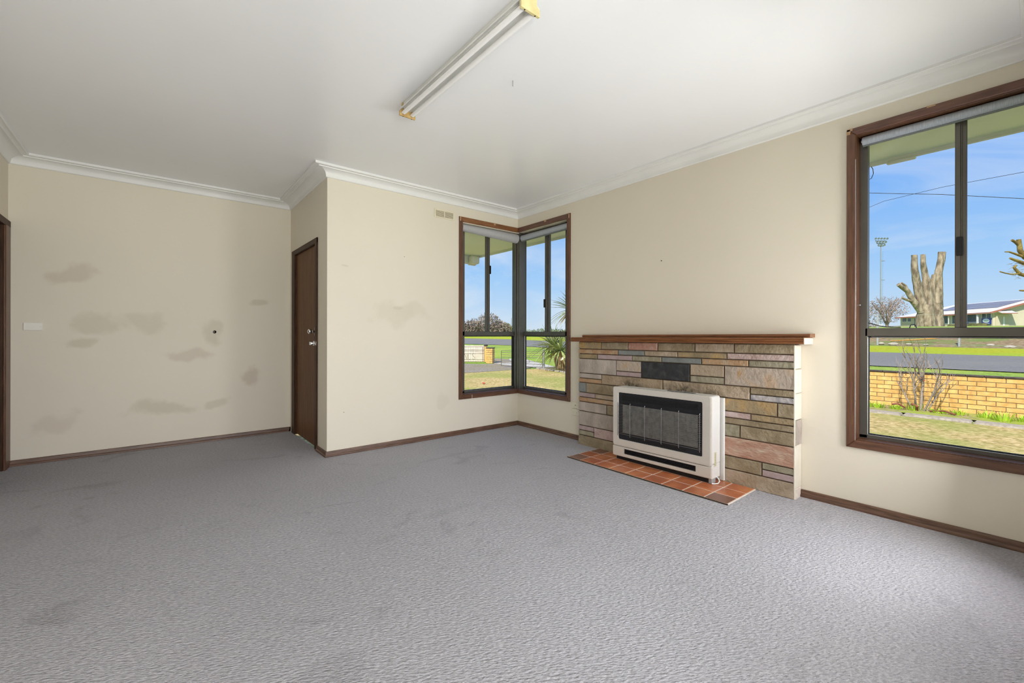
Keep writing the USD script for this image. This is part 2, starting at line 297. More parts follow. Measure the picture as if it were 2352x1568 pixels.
pbr('club_roof', (.55, .52, .49), (.58, .555, .53), scale=.4, rough=.6)
pbr('club_trim', (.36, .13, .09), rough=.6)
pbr('club_glass', (.07, .09, .105), (.11, .14, .16), scale=.5, rough=.15)
pbr('solar_dark', (.14, .13, .155), (.165, .155, .18), scale=.3, rough=.35)
pbr('sign_blue', (.025, .055, .26), rough=.5)
pbr('sign_white', (.80, .82, .80), rough=.5)
pbr('sign_green', (.35, .58, .40), rough=.5)
pbr('hedge_leaf', (.10, .10, .035), (.22, .19, .075), scale=1.4, rough=.95, bump=.8, bscale=6)
pbr('hedge_dark', (.02, .025, .012), rough=.95)
pbr('white_paint', (.76, .75, .72), rough=.6)
pbr('cable_black', (.03, .03, .035), rough=.6)
pbr('flood_grey', (.24, .27, .27), rough=.6)
pbr('orange_stick', (.50, .26, .06), rough=.8)
pbr('pale_rock', (.36, .32, .26), (.44, .40, .34), scale=9, rough=.9)
pbr('red_leaf', (.55, .10, .04), rough=.7)
M['pane'] = usdkit.material(stage, '/World/Looks/pane', {'t': ('transparent_bsdf', {'color': (.97, .98, .975)}), 'g': ('glossy_bsdf', {'roughness': .0, 'color': (1, 1, 1)}), 'f': ('fresnel', {'IOR': 1.12}), 'm': ('mix_closure', {})},
    [('f.fac', 'm.fac'), ('t.BSDF', 'm.closure1'), ('g.BSDF', 'm.closure2')], surface='m.closure')

# ------------------------------------------------------------------ the room shell
XM, YA, XL, YR, YR2, ZC, TH = -2.327, 1.41, -4.543, -4.30, -5.9, 2.69, .22
def struct(name, mesh, mat, label, cat, smooth=False): return obj(name, mesh, mat, None, smooth, label=label, cat=cat, kind='structure')
A0, A1 = .4515, 2.4605                                  # window openings (sill, head)
ZB, ZT = -.33, 2.95
struct('floor', extrude([(XL - TH, YR2 - TH), (XM + .0, YR2 - TH), (XM, YR - .1), (TH, YR - .1), (TH, TH), (XM, TH), (XM, YA + TH), (XL - TH, YA + TH)], .30).apply_translation((0, 0, -.30)), 'carpet',
       'worn grey cut-pile carpet with dark stains covering the whole floor', 'carpet')
struct('ceiling', extrude([(XL - TH, YR2 - TH), (XM, YR2 - TH), (XM, YR - TH), (TH, YR - TH), (TH, TH), (XM, TH), (XM, YA + TH), (XL - TH, YA + TH)], .1).apply_translation((0, 0, ZC)), 'ceiling_white', 'flat white semi-gloss plaster ceiling', 'ceiling')
OB, OR = -.837, -.862                                   # corner window opening reaches from here to the corner
struct('wall_back', [box(XM, OB, 0, TH, 0, ZC), box(OB, TH, 0, TH, ZB, A0 - .005), box(OB, TH, 0, TH, A1 - .03, ZC)], 'cream_wall_middle', 'cream wall with a grey scuffed patch beside the corner window', 'wall')
OY = -3.452
struct('wall_right', [box(0, TH, OY, OR, 0, ZC), box(0, TH, OR, 0, ZB, A0 - .008), box(0, TH, OR, 0, A1 - .022, ZC), box(0, TH, YR - TH, OY, ZB, A0), box(0, TH, YR - TH, OY, A1, ZC)], 'cream_wall', 'cream wall behind the stone fireplace', 'wall')
hole = trimesh.creation.cylinder(.0165, .30, sections=28); hole.apply_transform(trimesh.transformations.rotation_matrix(math.pi / 2, (1, 0, 0))); hole.apply_translation((-3.072, YA, 1.166))
wa = box(XL, XM, YA, YA + TH, 0, ZC).difference(hole, engine='manifold')
wall_alcove = struct('wall_alcove', wa, 'cream_wall_alcove', 'far left cream wall with many rubbed patches and a round hole', 'wall')
cup = lathe([(0, -.2), (.0163, -.2), (.0163, -.004), (.0180, -.004), (.0180, -.202), (0, -.202)], 28)
obj('hole_lining', moved(cup, (-3.072, YA, 1.166), rx=90), 'dark_void', wall_alcove, label='near-black cup painting the shade inside the round hole')  # shade of the hollow painted as a near-black cup
DY0, DY1, DZ = .357, 1.185, 2.05                        # entry door opening in the return wall
struct('wall_return', [box(XM, XM + .13, TH, DY0, 0, ZC), box(XM, XM + .13, DY1, YA, 0, ZC), box(XM, XM + .13, DY0, DY1, DZ, ZC)], 'cream_wall', 'short shaded cream wall that holds the brown entry door', 'wall')
LY1, LY0, LZ = 1.262, .44, 2.056                        # left doorway
struct('wall_left', [box(XL - TH, XL, LY1, YA + TH, 0, ZC), box(XL - TH, XL, YR2, LY0, 0, ZC), box(XL - TH, XL, LY0, LY1, LZ, ZC)], 'cream_wall', 'cream wall at the far left edge with a dark doorway', 'wall')
struct('wall_rear', [box(XM, 0, YR - TH, YR, 0, ZC).difference(box(-.837, .3, YR - 1, YR + 1, A0, A1), engine='manifold').difference(box(-2.24, -.66 - .4, YR - 1, YR + 1, A0, A1), engine='manifold'), box(XM, XM + TH, YR2, YR - TH, 0, ZC), box(XL, XM + TH, YR2 - TH, YR2, 0, ZC).difference(box(-4.35, -2.55, YR2 - 1, YR2 + 1, .45, 2.46), engine='manifold')], 'cream_wall', 'cream wall behind the camera', 'wall')

# cornice: profile (distance from the wall, height)
arc = [(.020 + .072 * (1 - math.cos(t)), 2.632 + .040 * math.sin(t)) for t in np.linspace(0, math.pi / 2, 8)]
CORN = [(0, ZC), (0, 2.606), (.011, 2.606), (.016, 2.612), (.017, 2.626)] + arc + [(.0935, 2.6690), (.096, 2.6640), (.101, 2.6640), (.104, 2.6715), (.127, 2.6745), (.130, 2.6700), (.138, 2.6700), (.142, 2.6745), (.142, ZC)]
SKIRT = [(0, 0), (.021, 0), (.021, .010), (.0185, .016), (.015, .018), (.0135, .022), (.0125, .041), (.009, .049), (.004, .0505), (0, .0505)]
def run(profile, p0, p1, s0, s1):
    """a moulding along the wall from p0 to p1, the room on its left; s = +1 inside corner, -1 outside corner, 0 square end"""
    p0, p1 = V(p0, ), V(p1, ); t = (p1 - p0) / np.linalg.norm(p1 - p0); n = V([-t[1], t[0]])
    pr = np.asarray(profile); a = p0 + np.outer(pr[:, 0], n) + np.outer(pr[:, 0] * s0, t); b = p1 + np.outer(pr[:, 0], n) - np.outer(pr[:, 0] * s1, t)
    v = np.vstack([np.column_stack([a, pr[:, 1]]), np.column_stack([b, pr[:, 1]])]); k = len(pr)
    f = [q for i in range(k) for q in ((i, (i + 1) % k, k + (i + 1) % k), (i, k + (i + 1) % k, k + i))]
    tri = trimesh.creation.triangulate_polygon(Polygon(pr), engine='earcut')
    if len(tri[0]) == k:
        f += [tuple(x[::-1]) for x in tri[1]] + [tuple(k + x) for x in tri[1]]
    me = trimesh.Trimesh(v, np.array(f), process=False); trimesh.repair.fix_normals(me); return me
cor = [('right wall, above the fireplace', (0, YR), (0, 0), 1, 1), ('middle wall, above the corner window', (0, 0), (XM, 0), 1, -1), ('return wall above the entry door', (XM, 0), (XM, YA), -1, 1), ('far left alcove wall', (XM, YA), (XL, YA), 1, 1), ('left wall', (XL, YA), (XL, YR2), 1, 1), ('rear wall', (XM, YR), (0, YR), -1, 1)]
for i, (w, a, b, s0, s1) in enumerate(cor):
    struct(f'trim_{i+1}', run(CORN, a, b, s0, s1), 'cornice_white', f'white moulded plaster cornice along the {w}', 'cornice', smooth=35)
FY0, FY1 = -3.135, -1.14                                # fireplace ends
struct('baseboard_right', [run(SKIRT, (0, YR), (0, FY0), 1, 0), run(SKIRT, (0, FY1), (0, 0), 0, 1)], 'skirting_y', 'low brown timber skirting along the right wall', 'skirting board', smooth=40)
struct('baseboard_back', run(SKIRT, (0, 0), (XM, 0), 1, -1), 'skirting_x', 'low brown timber skirting under the middle cream wall', 'skirting board', smooth=40)
struct('baseboard_return', run(SKIRT, (XM, 0), (XM, .297), -1, 0), 'skirting_y', 'short brown skirting between entry door and wall corner', 'skirting board', smooth=40)
struct('baseboard_alcove', run(SKIRT, (XM, YA), (XL, YA), 1, 0), 'skirting_x', 'brown timber skirting under the far left wall', 'skirting board', smooth=40)
struct('baseboard_rear', run(SKIRT, (XM, YR), (0, YR), -1, 1), 'skirting_x', 'brown timber skirting under the rear wall', 'skirting board', smooth=40)

# ------------------------------------------------------------------ windows
def mitre(fn, u0, u1, v0, v1, w, n0, n1, side, m0=True, m1=True, r=.004):
    """one mitred board of a rectangular surround (outer size u0..u1, v0..v1)"""
    q = {'top': [(u0, v1), (u1, v1), (u1 - w * m1, v1 - w), (u0 + w * m0, v1 - w)], 'bottom': [(u0, v0), (u1, v0), (u1 - w * m1, v0 + w), (u0 + w * m0, v0 + w)],
         'left': [(u0, v0), (u0, v1), (u0 + w, v1 - w), (u0 + w, v0 + w)], 'right': [(u1, v0), (u1, v1), (u1 - w, v1 - w), (u1 - w, v0 + w)]}[side]
    P = Polygon(q).buffer(0); P = shapely.geometry.polygon.orient(P)
    base = np.asarray(P.exterior.coords)[:-1]; ins = np.asarray(shapely.geometry.polygon.orient(P.buffer(-r, join_style='mitre')).exterior.coords)[:-1]
    pts = np.vstack([np.column_stack([base, np.full(len(base), n0)]), np.column_stack([base, np.full(len(base), n1 - r)]), np.column_stack([ins, np.full(len(ins), n1)])])
    return mapped(trimesh.convex.convex_hull(pts), fn)
def bar(fn, u0, u1, v0, v1, n0, n1, b=.002): return mapped(rbox(u0, u1, v0, v1, n0, n1, b), fn)
W = .0475
# window_1: the corner window, its left half in the back wall, its right half in the right wall
w1 = thing('window_1', 'corner window of two halves meeting at a bronze post, left of the fireplace', 'window', kind='structure')
u0, zt, zb = -.8845, 2.494, .400
obj('architrave', mitre(WB, u0, 0, zb, zt, W, -.002, .018, 'left'), 'wood_z', w1); 
obj('architrave', mitre(WB, u0, -.012, zb, zt, .056, -.002, .018, 'top', m1=False), 'head_wood_x', w1, label='orange brown head board with a chipped notch')
obj('architrave', mitre(WB, u0, -.018, zb, zt, W, -.002, .018, 'bottom', m1=False), 'wood_x', w1)
obj('architrave', mitre(WR, -.910, 0, zb, zt, W, -.002, .018, 'left'), 'wood_z', w1)
obj('architrave', mitre(WR, -.910, -.018, zb, zt, .056, -.002, .018, 'top', m1=False), 'head_wood_y', w1, label='reddish brown head board')
obj('architrave', mitre(WR, -.910, 0.0, zb, zt, W, -.002, .018, 'bottom', m1=False), 'wood_y', w1)
obj('chip', bar(WB, -.40, -.368, zt - .026, zt + .001, .010, .0195), 'chipped_wood', w1, label='bare notch chipped into the head board')
obj('chip', bar(WB, u0 + .003, u0 + .022, zt - .052, zt - .004, .010, .0190), 'chipped_wood', w1)
obj('chip', bar(WR, -.535, -.500, zt - .024, zt + .001, .010, .0195), 'chipped_wood', w1)
obj('chip', bar(WR, -.907, -.887, zt - .055, zt - .008, .010, .0190), 'chipped_wood', w1)
def sash_half(fn, par, a, b, mull, latch, post_low, z0=.4555, z1=2.44, tr=(1.1285, 1.1805), gy=-.105, stile=.045):
    """one half: aluminium frame from jamb a to post b (along u), a transom, a sliding-sash mullion and three panes"""
    s = 1 if b > a else -1
    obj('window_frame', [bar(fn, a, a + s * stile, z0, z1, gy - .03, gy + .020), bar(fn, a, b, z0 - .002, z0 + .022, gy - .03, gy + .020), bar(fn, a, b, z1 - .03, z1, gy - .03, gy + .020)], 'bronze_aluminium', par)
    obj('jamb', [bar(fn, a - s * .008, a + s * .001, z0 - .012, z1 + .014, gy - .03, 0.0), bar(fn, a, b, z0 - .016, z0 - .001, gy - .04, .0), bar(fn, a, b, z1, z1 + .014, gy - .03, .0)], 'wood_z', par)
    obj('transom', bar(fn, a + s * .03, b, tr[0], tr[1], gy - .025, gy + .020), 'bronze_aluminium', par)
    m0, m1 = sorted(mull); mm = (m0 + m1) / 2
    obj('mullion', [bar(fn, m0, mm - .001, tr[1], z1 - .02, gy - .028, gy + .004), bar(fn, mm + .001, m1, tr[1], z1 - .02, gy - .012, gy + .018), bar(fn, mm - .006, mm + .002, tr[1], z1 - .02, gy + .004, gy + .011)], 'bronze_aluminium', par)
    obj('latch', bar(fn, latch[0], latch[1], latch[2], latch[3], gy + .005, gy + .030, .003), 'heater_void', par, label='dark sash latch on the mullion')
    e = a + s * (stile - .005); lo = lambda p, q: (min(p, q), max(p, q))
    mi, mo = (m0, m1) if s > 0 else (m1, m0)
    obj('pane', mapped(box(*lo(e, mi + s * .004), tr[1], z1 - .025, gy - .012, gy - .009), fn), 'pane', par)
    obj('pane', mapped(box(*lo(mo - s * .004, b), tr[1], z1 - .025, gy - .002, gy + .001), fn), 'pane', par)
    obj('pane', mapped(box(*lo(e, b), z0 + .018, tr[0] + .004, gy - .010, gy - .007), fn), 'pane', par)
    obj('glazing_bead', [bar(fn, e, b, z0 + .020, z0 + .028, gy - .02, gy - .002), bar(fn, e, b, tr[0] - .010, tr[0], gy - .02, gy + .002), bar(fn, b - s * post_low, b, z0 + .02, tr[0], gy - .02, gy + .001), bar(fn, e, e + s * .010, z0 + .02, tr[0], gy - .02, gy + .001)], 'black_rubber', par)
sash_half(WB, w1, OB - .003, .018, (-.4214, -.3769), (-.390, -.366, 1.890, 1.991), .020, stile=.092)
sash_half(WR, w1, OR - .003, -.014, (-.4638, -.4031), (-.414, -.392, 1.473, 1.573), .014, stile=.118)
obj('corner_post', [rbox(.016, .135, -.016, .135, .44, 2.445, .004), rbox(.050, .078, .002, .02, .45, 2.44, .003).apply_translation((-.03, -.004, 0)), rbox(.004, .02, .050, .078, .45, 2.44, .003), rbox(.008, .022, .004, .030, .45, 2.44, .003)], 'bronze_aluminium', w1)
obj('silver_edge', [bar(WR, -.0285, -.0245, .482, 1.128, -.103, -.092), bar(WB, -.745, .01, .4765, .4800, -.088, -.0845), bar(WR, -.744, -.02, .4765, .4800, -.088, -.0845)], 'silver_strip', w1, label='pale metal bead under and beside the lower panes')
obj('scratch', bar(WB, -.712, -.708, .402, .444, .0175, .0186), 'sign_white', w1, label='white scratch across the sill board')
# window_2: the large window at the right edge, wrapping the next corner (its second half is in the rear wall, behind the camera)
w2 = thing('window_2', 'tall window at the right edge of the picture with dark wooden surround', 'window', kind='structure')
obj('architrave', mitre(WR, YR, -3.403, .409, 2.509, .049, -.002, .018, 'right'), 'wood_z', w2)
obj('architrave', mitre(WR, YR + .0, -3.403, .409, 2.509, .049, -.002, .018, 'top', m0=False), 'head_wood_y', w2, label='head board with a chipped upper edge')
obj('architrave', mitre(WR, YR + .0, -3.403, .409, 2.509, .049, -.002, .018, 'bottom', m0=False), 'wood_y', w2)
obj('chip', [bar(WR, -3.424, -3.404, 2.470, 2.506, .012, .0188), bar(WR, -3.436, -3.404, 2.492, 2.509, .012, .0188), bar(WR, -3.83, -3.79, 2.498, 2.510, .010, .0188)], 'chipped_wood', w2, label='bare chipped wood on the head board')
def WRm(p): return WR(p)
sash_half(WRm, w2, OY, YR - .014, (-3.9482, -3.900), (-3.934, -3.906, 1.616, 1.7255), .02, z0=.4655, z1=2.4575, tr=(1.1408, 1.1935), stile=.042)
obj('silver_edge', [bar(WR, YR, -3.497, .4860, .4900, -.090, -.0845), bar(WR, -3.4965, -3.4925, .488, 1.135, -.098, -.085), bar(WR, YR, -3.51, 1.1330, 1.1375, -.106, -.096), bar(WR, -3.4530, -3.4500, .458, 2.30, .0178, .0186)], 'silver_strip', w2, label='pale metal bead around the lower pane and a painted highlight on the architrave edge')  # last bar: highlight on the architrave edge, painted as a pale strip
obj('corner_post', rbox(.016, .135, YR - .135, YR + .016, .46, 2.46, .004), 'bronze_aluminium', w2)
hp = [(0, 0), (.006, .022), (.012, .026), (.030, .026), (.036, .022), (.042, 0)]
obj('pull_handle', tube([(.094, -3.701 - a * .75, 1.193 + b * .8) for a, b in hp], .0026, 8), 'black_rubber', w2, label='small black U-shaped pull on the transom')
for fx, par, (hx, hy, hz) in ((0, w1, (-.635, .094, 1.180)), (1, w1, (.094, -.700, 1.180))):
    obj('pull_handle', tube([((hx + a * .9) if fx == 0 else hx, hy if fx == 0 else hy + a * .9, hz + b) for a, b in hp], .0026, 8), 'black_rubber', par, label='small black U-shaped pull on the transom')
sash_half(WB if False else (lambda p: np.stack([np.asarray(p)[:, 0], YR + np.asarray(p)[:, 2], np.asarray(p)[:, 1]], 1)), w2, -.837, .014, (-.4214, -.3769), (-.390, -.366, 1.890, 1.991), .018)
# window_3 and window_4 are added out of view, to carry the rear and recess lamps
w3 = thing('window_3', 'added wide window in the rear wall out of view, made to carry the rear lamp', 'window', kind='structure')
fn3 = lambda p: np.stack([np.asarray(p)[:, 0], YR + np.asarray(p)[:, 2], np.asarray(p)[:, 1]], 1)
obj('window_frame', [bar(fn3, -2.24, -1.06, .4515, .49, -.09, -.03), bar(fn3, -2.24, -1.06, 2.42, 2.46, -.09, -.03), bar(fn3, -2.24, -2.20, .45, 2.46, -.09, -.03), bar(fn3, -1.10, -1.06, .45, 2.46, -.09, -.03), bar(fn3, -1.67, -1.63, .45, 2.46, -.09, -.03)], 'bronze_aluminium', w3)
obj('pane', mapped(box(-2.2, -1.10, .49, 2.42, -.06, -.057), fn3), 'pane', w3)
w4 = thing('window_4', 'added window in the end wall of the recess out of view, made to carry the fill lamp', 'window', kind='structure')
fn4 = lambda p: np.stack([np.asarray(p)[:, 0], YR2 + np.asarray(p)[:, 2], np.asarray(p)[:, 1]], 1)
obj('window_frame', [bar(fn4, -4.35, -2.55, .45, .49, -.09, -.03), bar(fn4, -4.35, -2.55, 2.42, 2.46, -.09, -.03), bar(fn4, -4.35, -4.31, .45, 2.46, -.09, -.03), bar(fn4, -2.59, -2.55, .45, 2.46, -.09, -.03), bar(fn4, -3.47, -3.43, .45, 2.46, -.09, -.03)], 'bronze_aluminium', w4)
obj('pane', mapped(box(-4.31, -2.59, .49, 2.42, -.06, -.057), fn4), 'pane', w4)

# rolled-up blinds hanging under the window heads
def blind(name, label, p0, p1, r0, r1, mat, rail):
    t = thing(name, label, 'roller blind', 'rolled-up blinds at the window heads')
    p0, p1 = V(p0), V(p1); n = 26; ts = np.linspace(0, 1, n); g = random.Random(len(label))
    obj('roll', tube([p0 + (p1 - p0) * k for k in ts], [(r0 + (r1 - r0) * k) * (1 + .03 * g.random()) for k in ts], 20), mat, t, smooth=50)
    d = (p1 - p0) / np.linalg.norm(p1 - p0)
    obj('end_pin', [tube([p0 - d * .012, p0], .008, 8), tube([p1, p1 + d * .008], .008, 8)], 'cream_plastic', t)
    if rail: obj('bottom_rail', tube([p0 + V(rail), p1 + V(rail)], .008, 8), 'blind_rail', t)
blind('roller_blind', 'fat sagging grey blind rolled up over the left half of the corner window', (-.822, .045, 2.387), (.006, .036, 2.366), .041, .058, 'blind_fabric', None)
blind('roller_blind', 'slim grey blind rolled up over the right half of the corner window', (.050, -.845, 2.378), (.046, -.035, 2.366), .033, .038, 'blind_fabric_right', (-.012, 0, -.040))
blind('roller_blind', 'blue-grey blind rolled up at the head of the large right window', (.055, -4.27, 2.428), (.055, -3.474, 2.428), .0265, .0265, 'blind_fabric_right', (.004, 0, -.028))
tag(obj('blind_cord', tube([(.090, -3.497, 1.2296), (.090, -3.525, 1.219), (.090, -3.555, 1.2086), (.090, -3.59, 1.201), (.090, -3.66, 1.1965)], .0028, 8), 'cable_black'), 'thin black cord sagging onto the transom of the right window', 'cord')
obj('cord_knob', moved(lathe([(0, 0), (.006, 0), (.006, .003), (.003, .005), (.003, .009), (.007, .012), (.007, .017), (0, .019)], 14), (.03, -3.4525, 1.345), rx=90), 'chrome', w2, smooth=40, label='small clear cord knob on the jamb')

# ------------------------------------------------------------------ doors
d1 = thing('door_1', 'brown veneered entry door in the short shaded return wall', 'door', kind='structure')
def WM(p): p = np.asarray(p, float); return np.stack([XM - p[:, 2], p[:, 0], p[:, 1]], 1)
leaf = obj('door_leaf', bar(WM, DY0 + .003, DY1 - .003, .012, DZ - .004, -.048, -.012, .002), 'door_veneer', d1)
obj('architrave', bar(WM, .295, DY0 + .004, 0, 2.098, -.001, .014, .004), 'dark_wood_z', d1)
obj('architrave', bar(WM, DY1 - .004, 1.300, 0, 2.098, -.001, .014, .004), 'dark_wood_z', d1)
obj('architrave', bar(WM, .295, 1.300, DZ - .004, 2.100, -.001, .0145, .004), 'dark_wood_y', d1)
obj('door_jamb', [bar(WM, DY0 - .002, DY0 + .004, 0, DZ, -.12, 0), bar(WM, DY1 - .004, DY1 + .002, 0, DZ, -.12, 0), bar(WM, DY0, DY1, DZ - .004, DZ + .002, -.12, 0)], 'dark_wood_z', d1)
kp = [(0, 0), (.030, 0), (.030, .004), (.026, .007), (.013, .008), (.011, .030), (.016, .034), (.024, .044), (.0265, .056), (.024, .066), (.015, .073), (0, .075)]
def onleaf(m_, y, z): return moved(m_, (XM + .012, y, z), ry=-90)
kb = obj('door_knob', onleaf(lathe(kp, 24), .418, 1.172), 'chrome', d1, smooth=35, label='round chrome door knob')
obj('latch_plate', bar(WM, .398, .440, 1.128, 1.214, -.013, -.006, .002), 'chrome', kb)
lk = [(0, 0), (.026, 0), (.028, .004), (.028, .012), (.024, .020), (.012, .024), (.009, .040), (.0, .040)]
dl = obj('deadlock', onleaf(lathe(lk, 24), .422, 1.052), 'chrome', d1, smooth=35, label='chrome deadlock with a flared thumb turn')
obj('thumb_turn', bar(WM, .419, .425, 1.035, 1.069, .022, .046, .002), 'chrome', dl)
for z in (.22, 1.02, 1.80): obj('hinge', tube([(XM - .004, DY1 + .001, z - .045), (XM - .004, DY1 + .001, z + .045)], .006, 8), 'dark_wood_z', d1)
d2 = thing('door_2', 'dark timber doorway at the far left edge', 'door', kind='structure')
def WL(p): p = np.asarray(p, float); return np.stack([XL + p[:, 2], p[:, 0], p[:, 1]], 1)
obj('door_leaf', bar(WL, LY0 + .003, LY1 - .003, .012, LZ - .004, -.060, -.024, .002), 'dark_wood_z', d2)
obj('architrave', bar(WL, LY1 - .003, 1.4095, 0, 2.110, -.001, .016, .004), 'wood_z', d2, label='mid brown upright between doorway and corner')
obj('architrave', bar(WL, LY0 - .10, LY0 + .004, 0, 2.110, -.001, .016, .004), 'wood_z', d2)
obj('architrave', bar(WL, LY0 - .10, 1.4095, LZ - .004, 2.110, -.001, .0165, .004), 'dark_wood_y', d2)
obj('door_jamb', [bar(WL, LY1 - .004, LY1 + .002, 0, LZ, -.14, 0), bar(WL, LY0 - .002, LY0 + .004, 0, LZ, -.14, 0), bar(WL, LY0, LY1, LZ - .004, LZ + .002, -.14, 0)], 'dark_wood_z', d2)

# ------------------------------------------------------------------ wall fittings
def WA(p): p = np.asarray(p, float); return np.stack([p[:, 0], YA - p[:, 2], p[:, 1]], 1)
t = thing('light_switch', 'wide cream light switch plate on the far left wall', 'light switch')
obj('plate', bar(WA, -4.454, -4.339, 1.174, 1.241, 0, .009, .003), 'switch_plastic', t)
obj('rocker', mapped(extrude(affinity.scale(Point(0, 0).buffer(.0085), 1.2, .62), .004).apply_translation((-4.400, 1.208, .0085)), WA), 'switch_plastic', t)
obj('screw_cap', mapped(trimesh.creation.cylinder(.003, .002, sections=14).apply_translation((-4.352, 1.208, .0095)), WA), 'cream_vent', t)
def sockets(z0, z1, name, label):
    t = thing(name, label, 'wall socket')
    obj('plate', bar(WR, -1.055, -.938, z0, z1, 0, .010, .003), 'cream_plastic', t); return t
t = sockets(.3355, .4075, 'aerial_outlet', 'upper cream wall plate with one dark round hole beside the fireplace')
obj('socket_hole', mapped(trimesh.creation.cylinder(.005, .003, sections=16).apply_translation((-.9915, .372, .0095)), WR), 'dark_void', t)
t = sockets(.2595, .3320, 'power_outlet', 'lower cream power point with slotted sockets beside the fireplace')
obj('socket_slots', [bar(WR, y - .002 + dx, y + .002 + dx, z + dz, z + dz + .007, .009, .0106, .0004) for y, z in ((-.968, .293), (-1.012, .288)) for dx, dz in ((-.0065, 0), (.0065, 0), (0, -.014))], 'vent_void', t)
obj('rocker', [bar(WR, -.957, -.949, .309, .322, .009, .0125, .002), bar(WR, -1.036, -1.028, .309, .322, .009, .0125, .002)], 'cream_vent', t)
t = thing('wall_vent', 'small cream louvred vent above the corner window', 'vent')
obj('frame', [bar(WB, -1.2025, -1.186, 2.432, 2.530, 0, .008), bar(WB, -.964, -.9475, 2.432, 2.530, 0, .008), bar(WB, -1.186, -.964, 2.512, 2.530, 0, .008), bar(WB, -1.186, -.964, 2.432, 2.446, 0, .008), bar(WB, -1.081, -1.069, 2.446, 2.512, 0, .007)], 'cream_vent', t)
obj('backing', bar(WB, -1.187, -.963, 2.445, 2.513, 0, .001, .0002), 'vent_void', t)
for a, b in ((-1.186, -1.081), (-1.069, -.964)):
    for k in range(6):
        z = 2.447 + k * .0110
        q = mapped(box(a, b, 0, .0075, 0, .0012), lambda p: p); v = np.asarray(q.vertices); q.vertices = np.column_stack([v[:, 0], z + v[:, 1] * .85 + .001, .006 - v[:, 1] * .5 + v[:, 2]])
        obj('slat', mapped(q, WB), 'cream_vent', t)
# wall nails and specks
for x, z, r in ((-1.555, 1.955, .004), (-2.172, .40, .0035)):
    tag(obj('wall_nail', mapped(trimesh.creation.cylinder(r * .7, .008, sections=8).apply_translation((x, z, .003)), WB), 'dark_void'), 'tiny dark nail in the cream middle wall, ' + ('high up' if z > 1 else 'near the skirting'), 'nail')
tag(obj('wall_nail', mapped(trimesh.creation.cylinder(.004, .01, sections=8).apply_translation((-2.03, 1.82, .003)), WR), 'dark_void'), 'tiny dark nail in the wall above the fireplace', 'nail')

# ------------------------------------------------------------------ fluorescent batten on the ceiling
t = thing('fluorescent_light', 'old twin-tube fluorescent batten with yellowed end caps on the ceiling', 'ceiling light')
cx, y0, y1, zb = -2.258, -2.762, -1.515, 2.602
obj('body', rbox(cx - .036, cx + .036, y0 + .02, y1 - .02, 2.642, ZC, .004), 'lamp_enamel', t)
prof = [(-.056, 2.646), (-.058, 2.640), (-.054, 2.638), (-.030, 2.648), (-.026, 2.640), (.026, 2.640), (.030, 2.648), (.054, 2.638), (.058, 2.640), (.056, 2.646), (.030, 2.656), (-.030, 2.656)]
rf = extrude(Polygon(prof), y1 - y0 - .01); v = np.asarray(rf.vertices); rf.vertices = np.column_stack([cx + v[:, 0], y1 - .005 - v[:, 2], v[:, 1]])
obj('reflector', rf, 'lamp_enamel', t)
for dx in (-.031, .031): obj('tube', tube([(cx + dx, y0 + .010, 2.620), (cx + dx, y0 + .014, 2.620), (cx + dx, y1 - .014, 2.620), (cx + dx, y1 - .010, 2.620)], [.009, .0135, .0135, .009], 18), 'tube_glass', t, smooth=50)
capP = Polygon([(-.056, 2.601), (.056, 2.601), (.056, 2.632), (.038, 2.645), (.038, ZC - .001), (-.038, ZC - .001), (-.038, 2.645), (-.056, 2.632)])
for yy, mt, lb in ((y0, 'aged_yellow_plastic', 'yellowed near end cap'), (y1 - .012, 'aged_brown_plastic', 'browned far end cap')):
    c = extrude(capP.buffer(-.002).buffer(.002), .012); v = np.asarray(c.vertices); c.vertices = np.column_stack([cx + v[:, 0], yy + .012 - v[:, 2], v[:, 1]])
    e = obj('end_cap', c, mt, t, label=lb)
    s = 1 if yy == y0 else -1; ye = yy + (.012 if s > 0 else 0)
    obj('lamp_holder', [rbox(cx + d - .010, cx + d + .010, ye, ye + s * .014, 2.606, 2.640, .003) for d in (-.031, .031)], 'lamp_enamel' if s > 0 else mt, e)
    obj('screw', [moved(trimesh.creation.cylinder(.0030, .003, sections=10), (cx + d, yy + .006, 2.6005)) for d in (-.031, .031)], 'dark_void', e)
tag(obj('ceiling_hook', tube([(-1.8865, -2.1845, ZC), (-1.8865, -2.1845, ZC - .010), (-1.884, -2.181, ZC - .020), (-1.8835, -2.180, ZC - .027), (-1.880, -2.178, ZC - .030)], .0016, 8), 'hook_wire'), 'tiny bent wire hook sticking out of the white ceiling', 'hook')

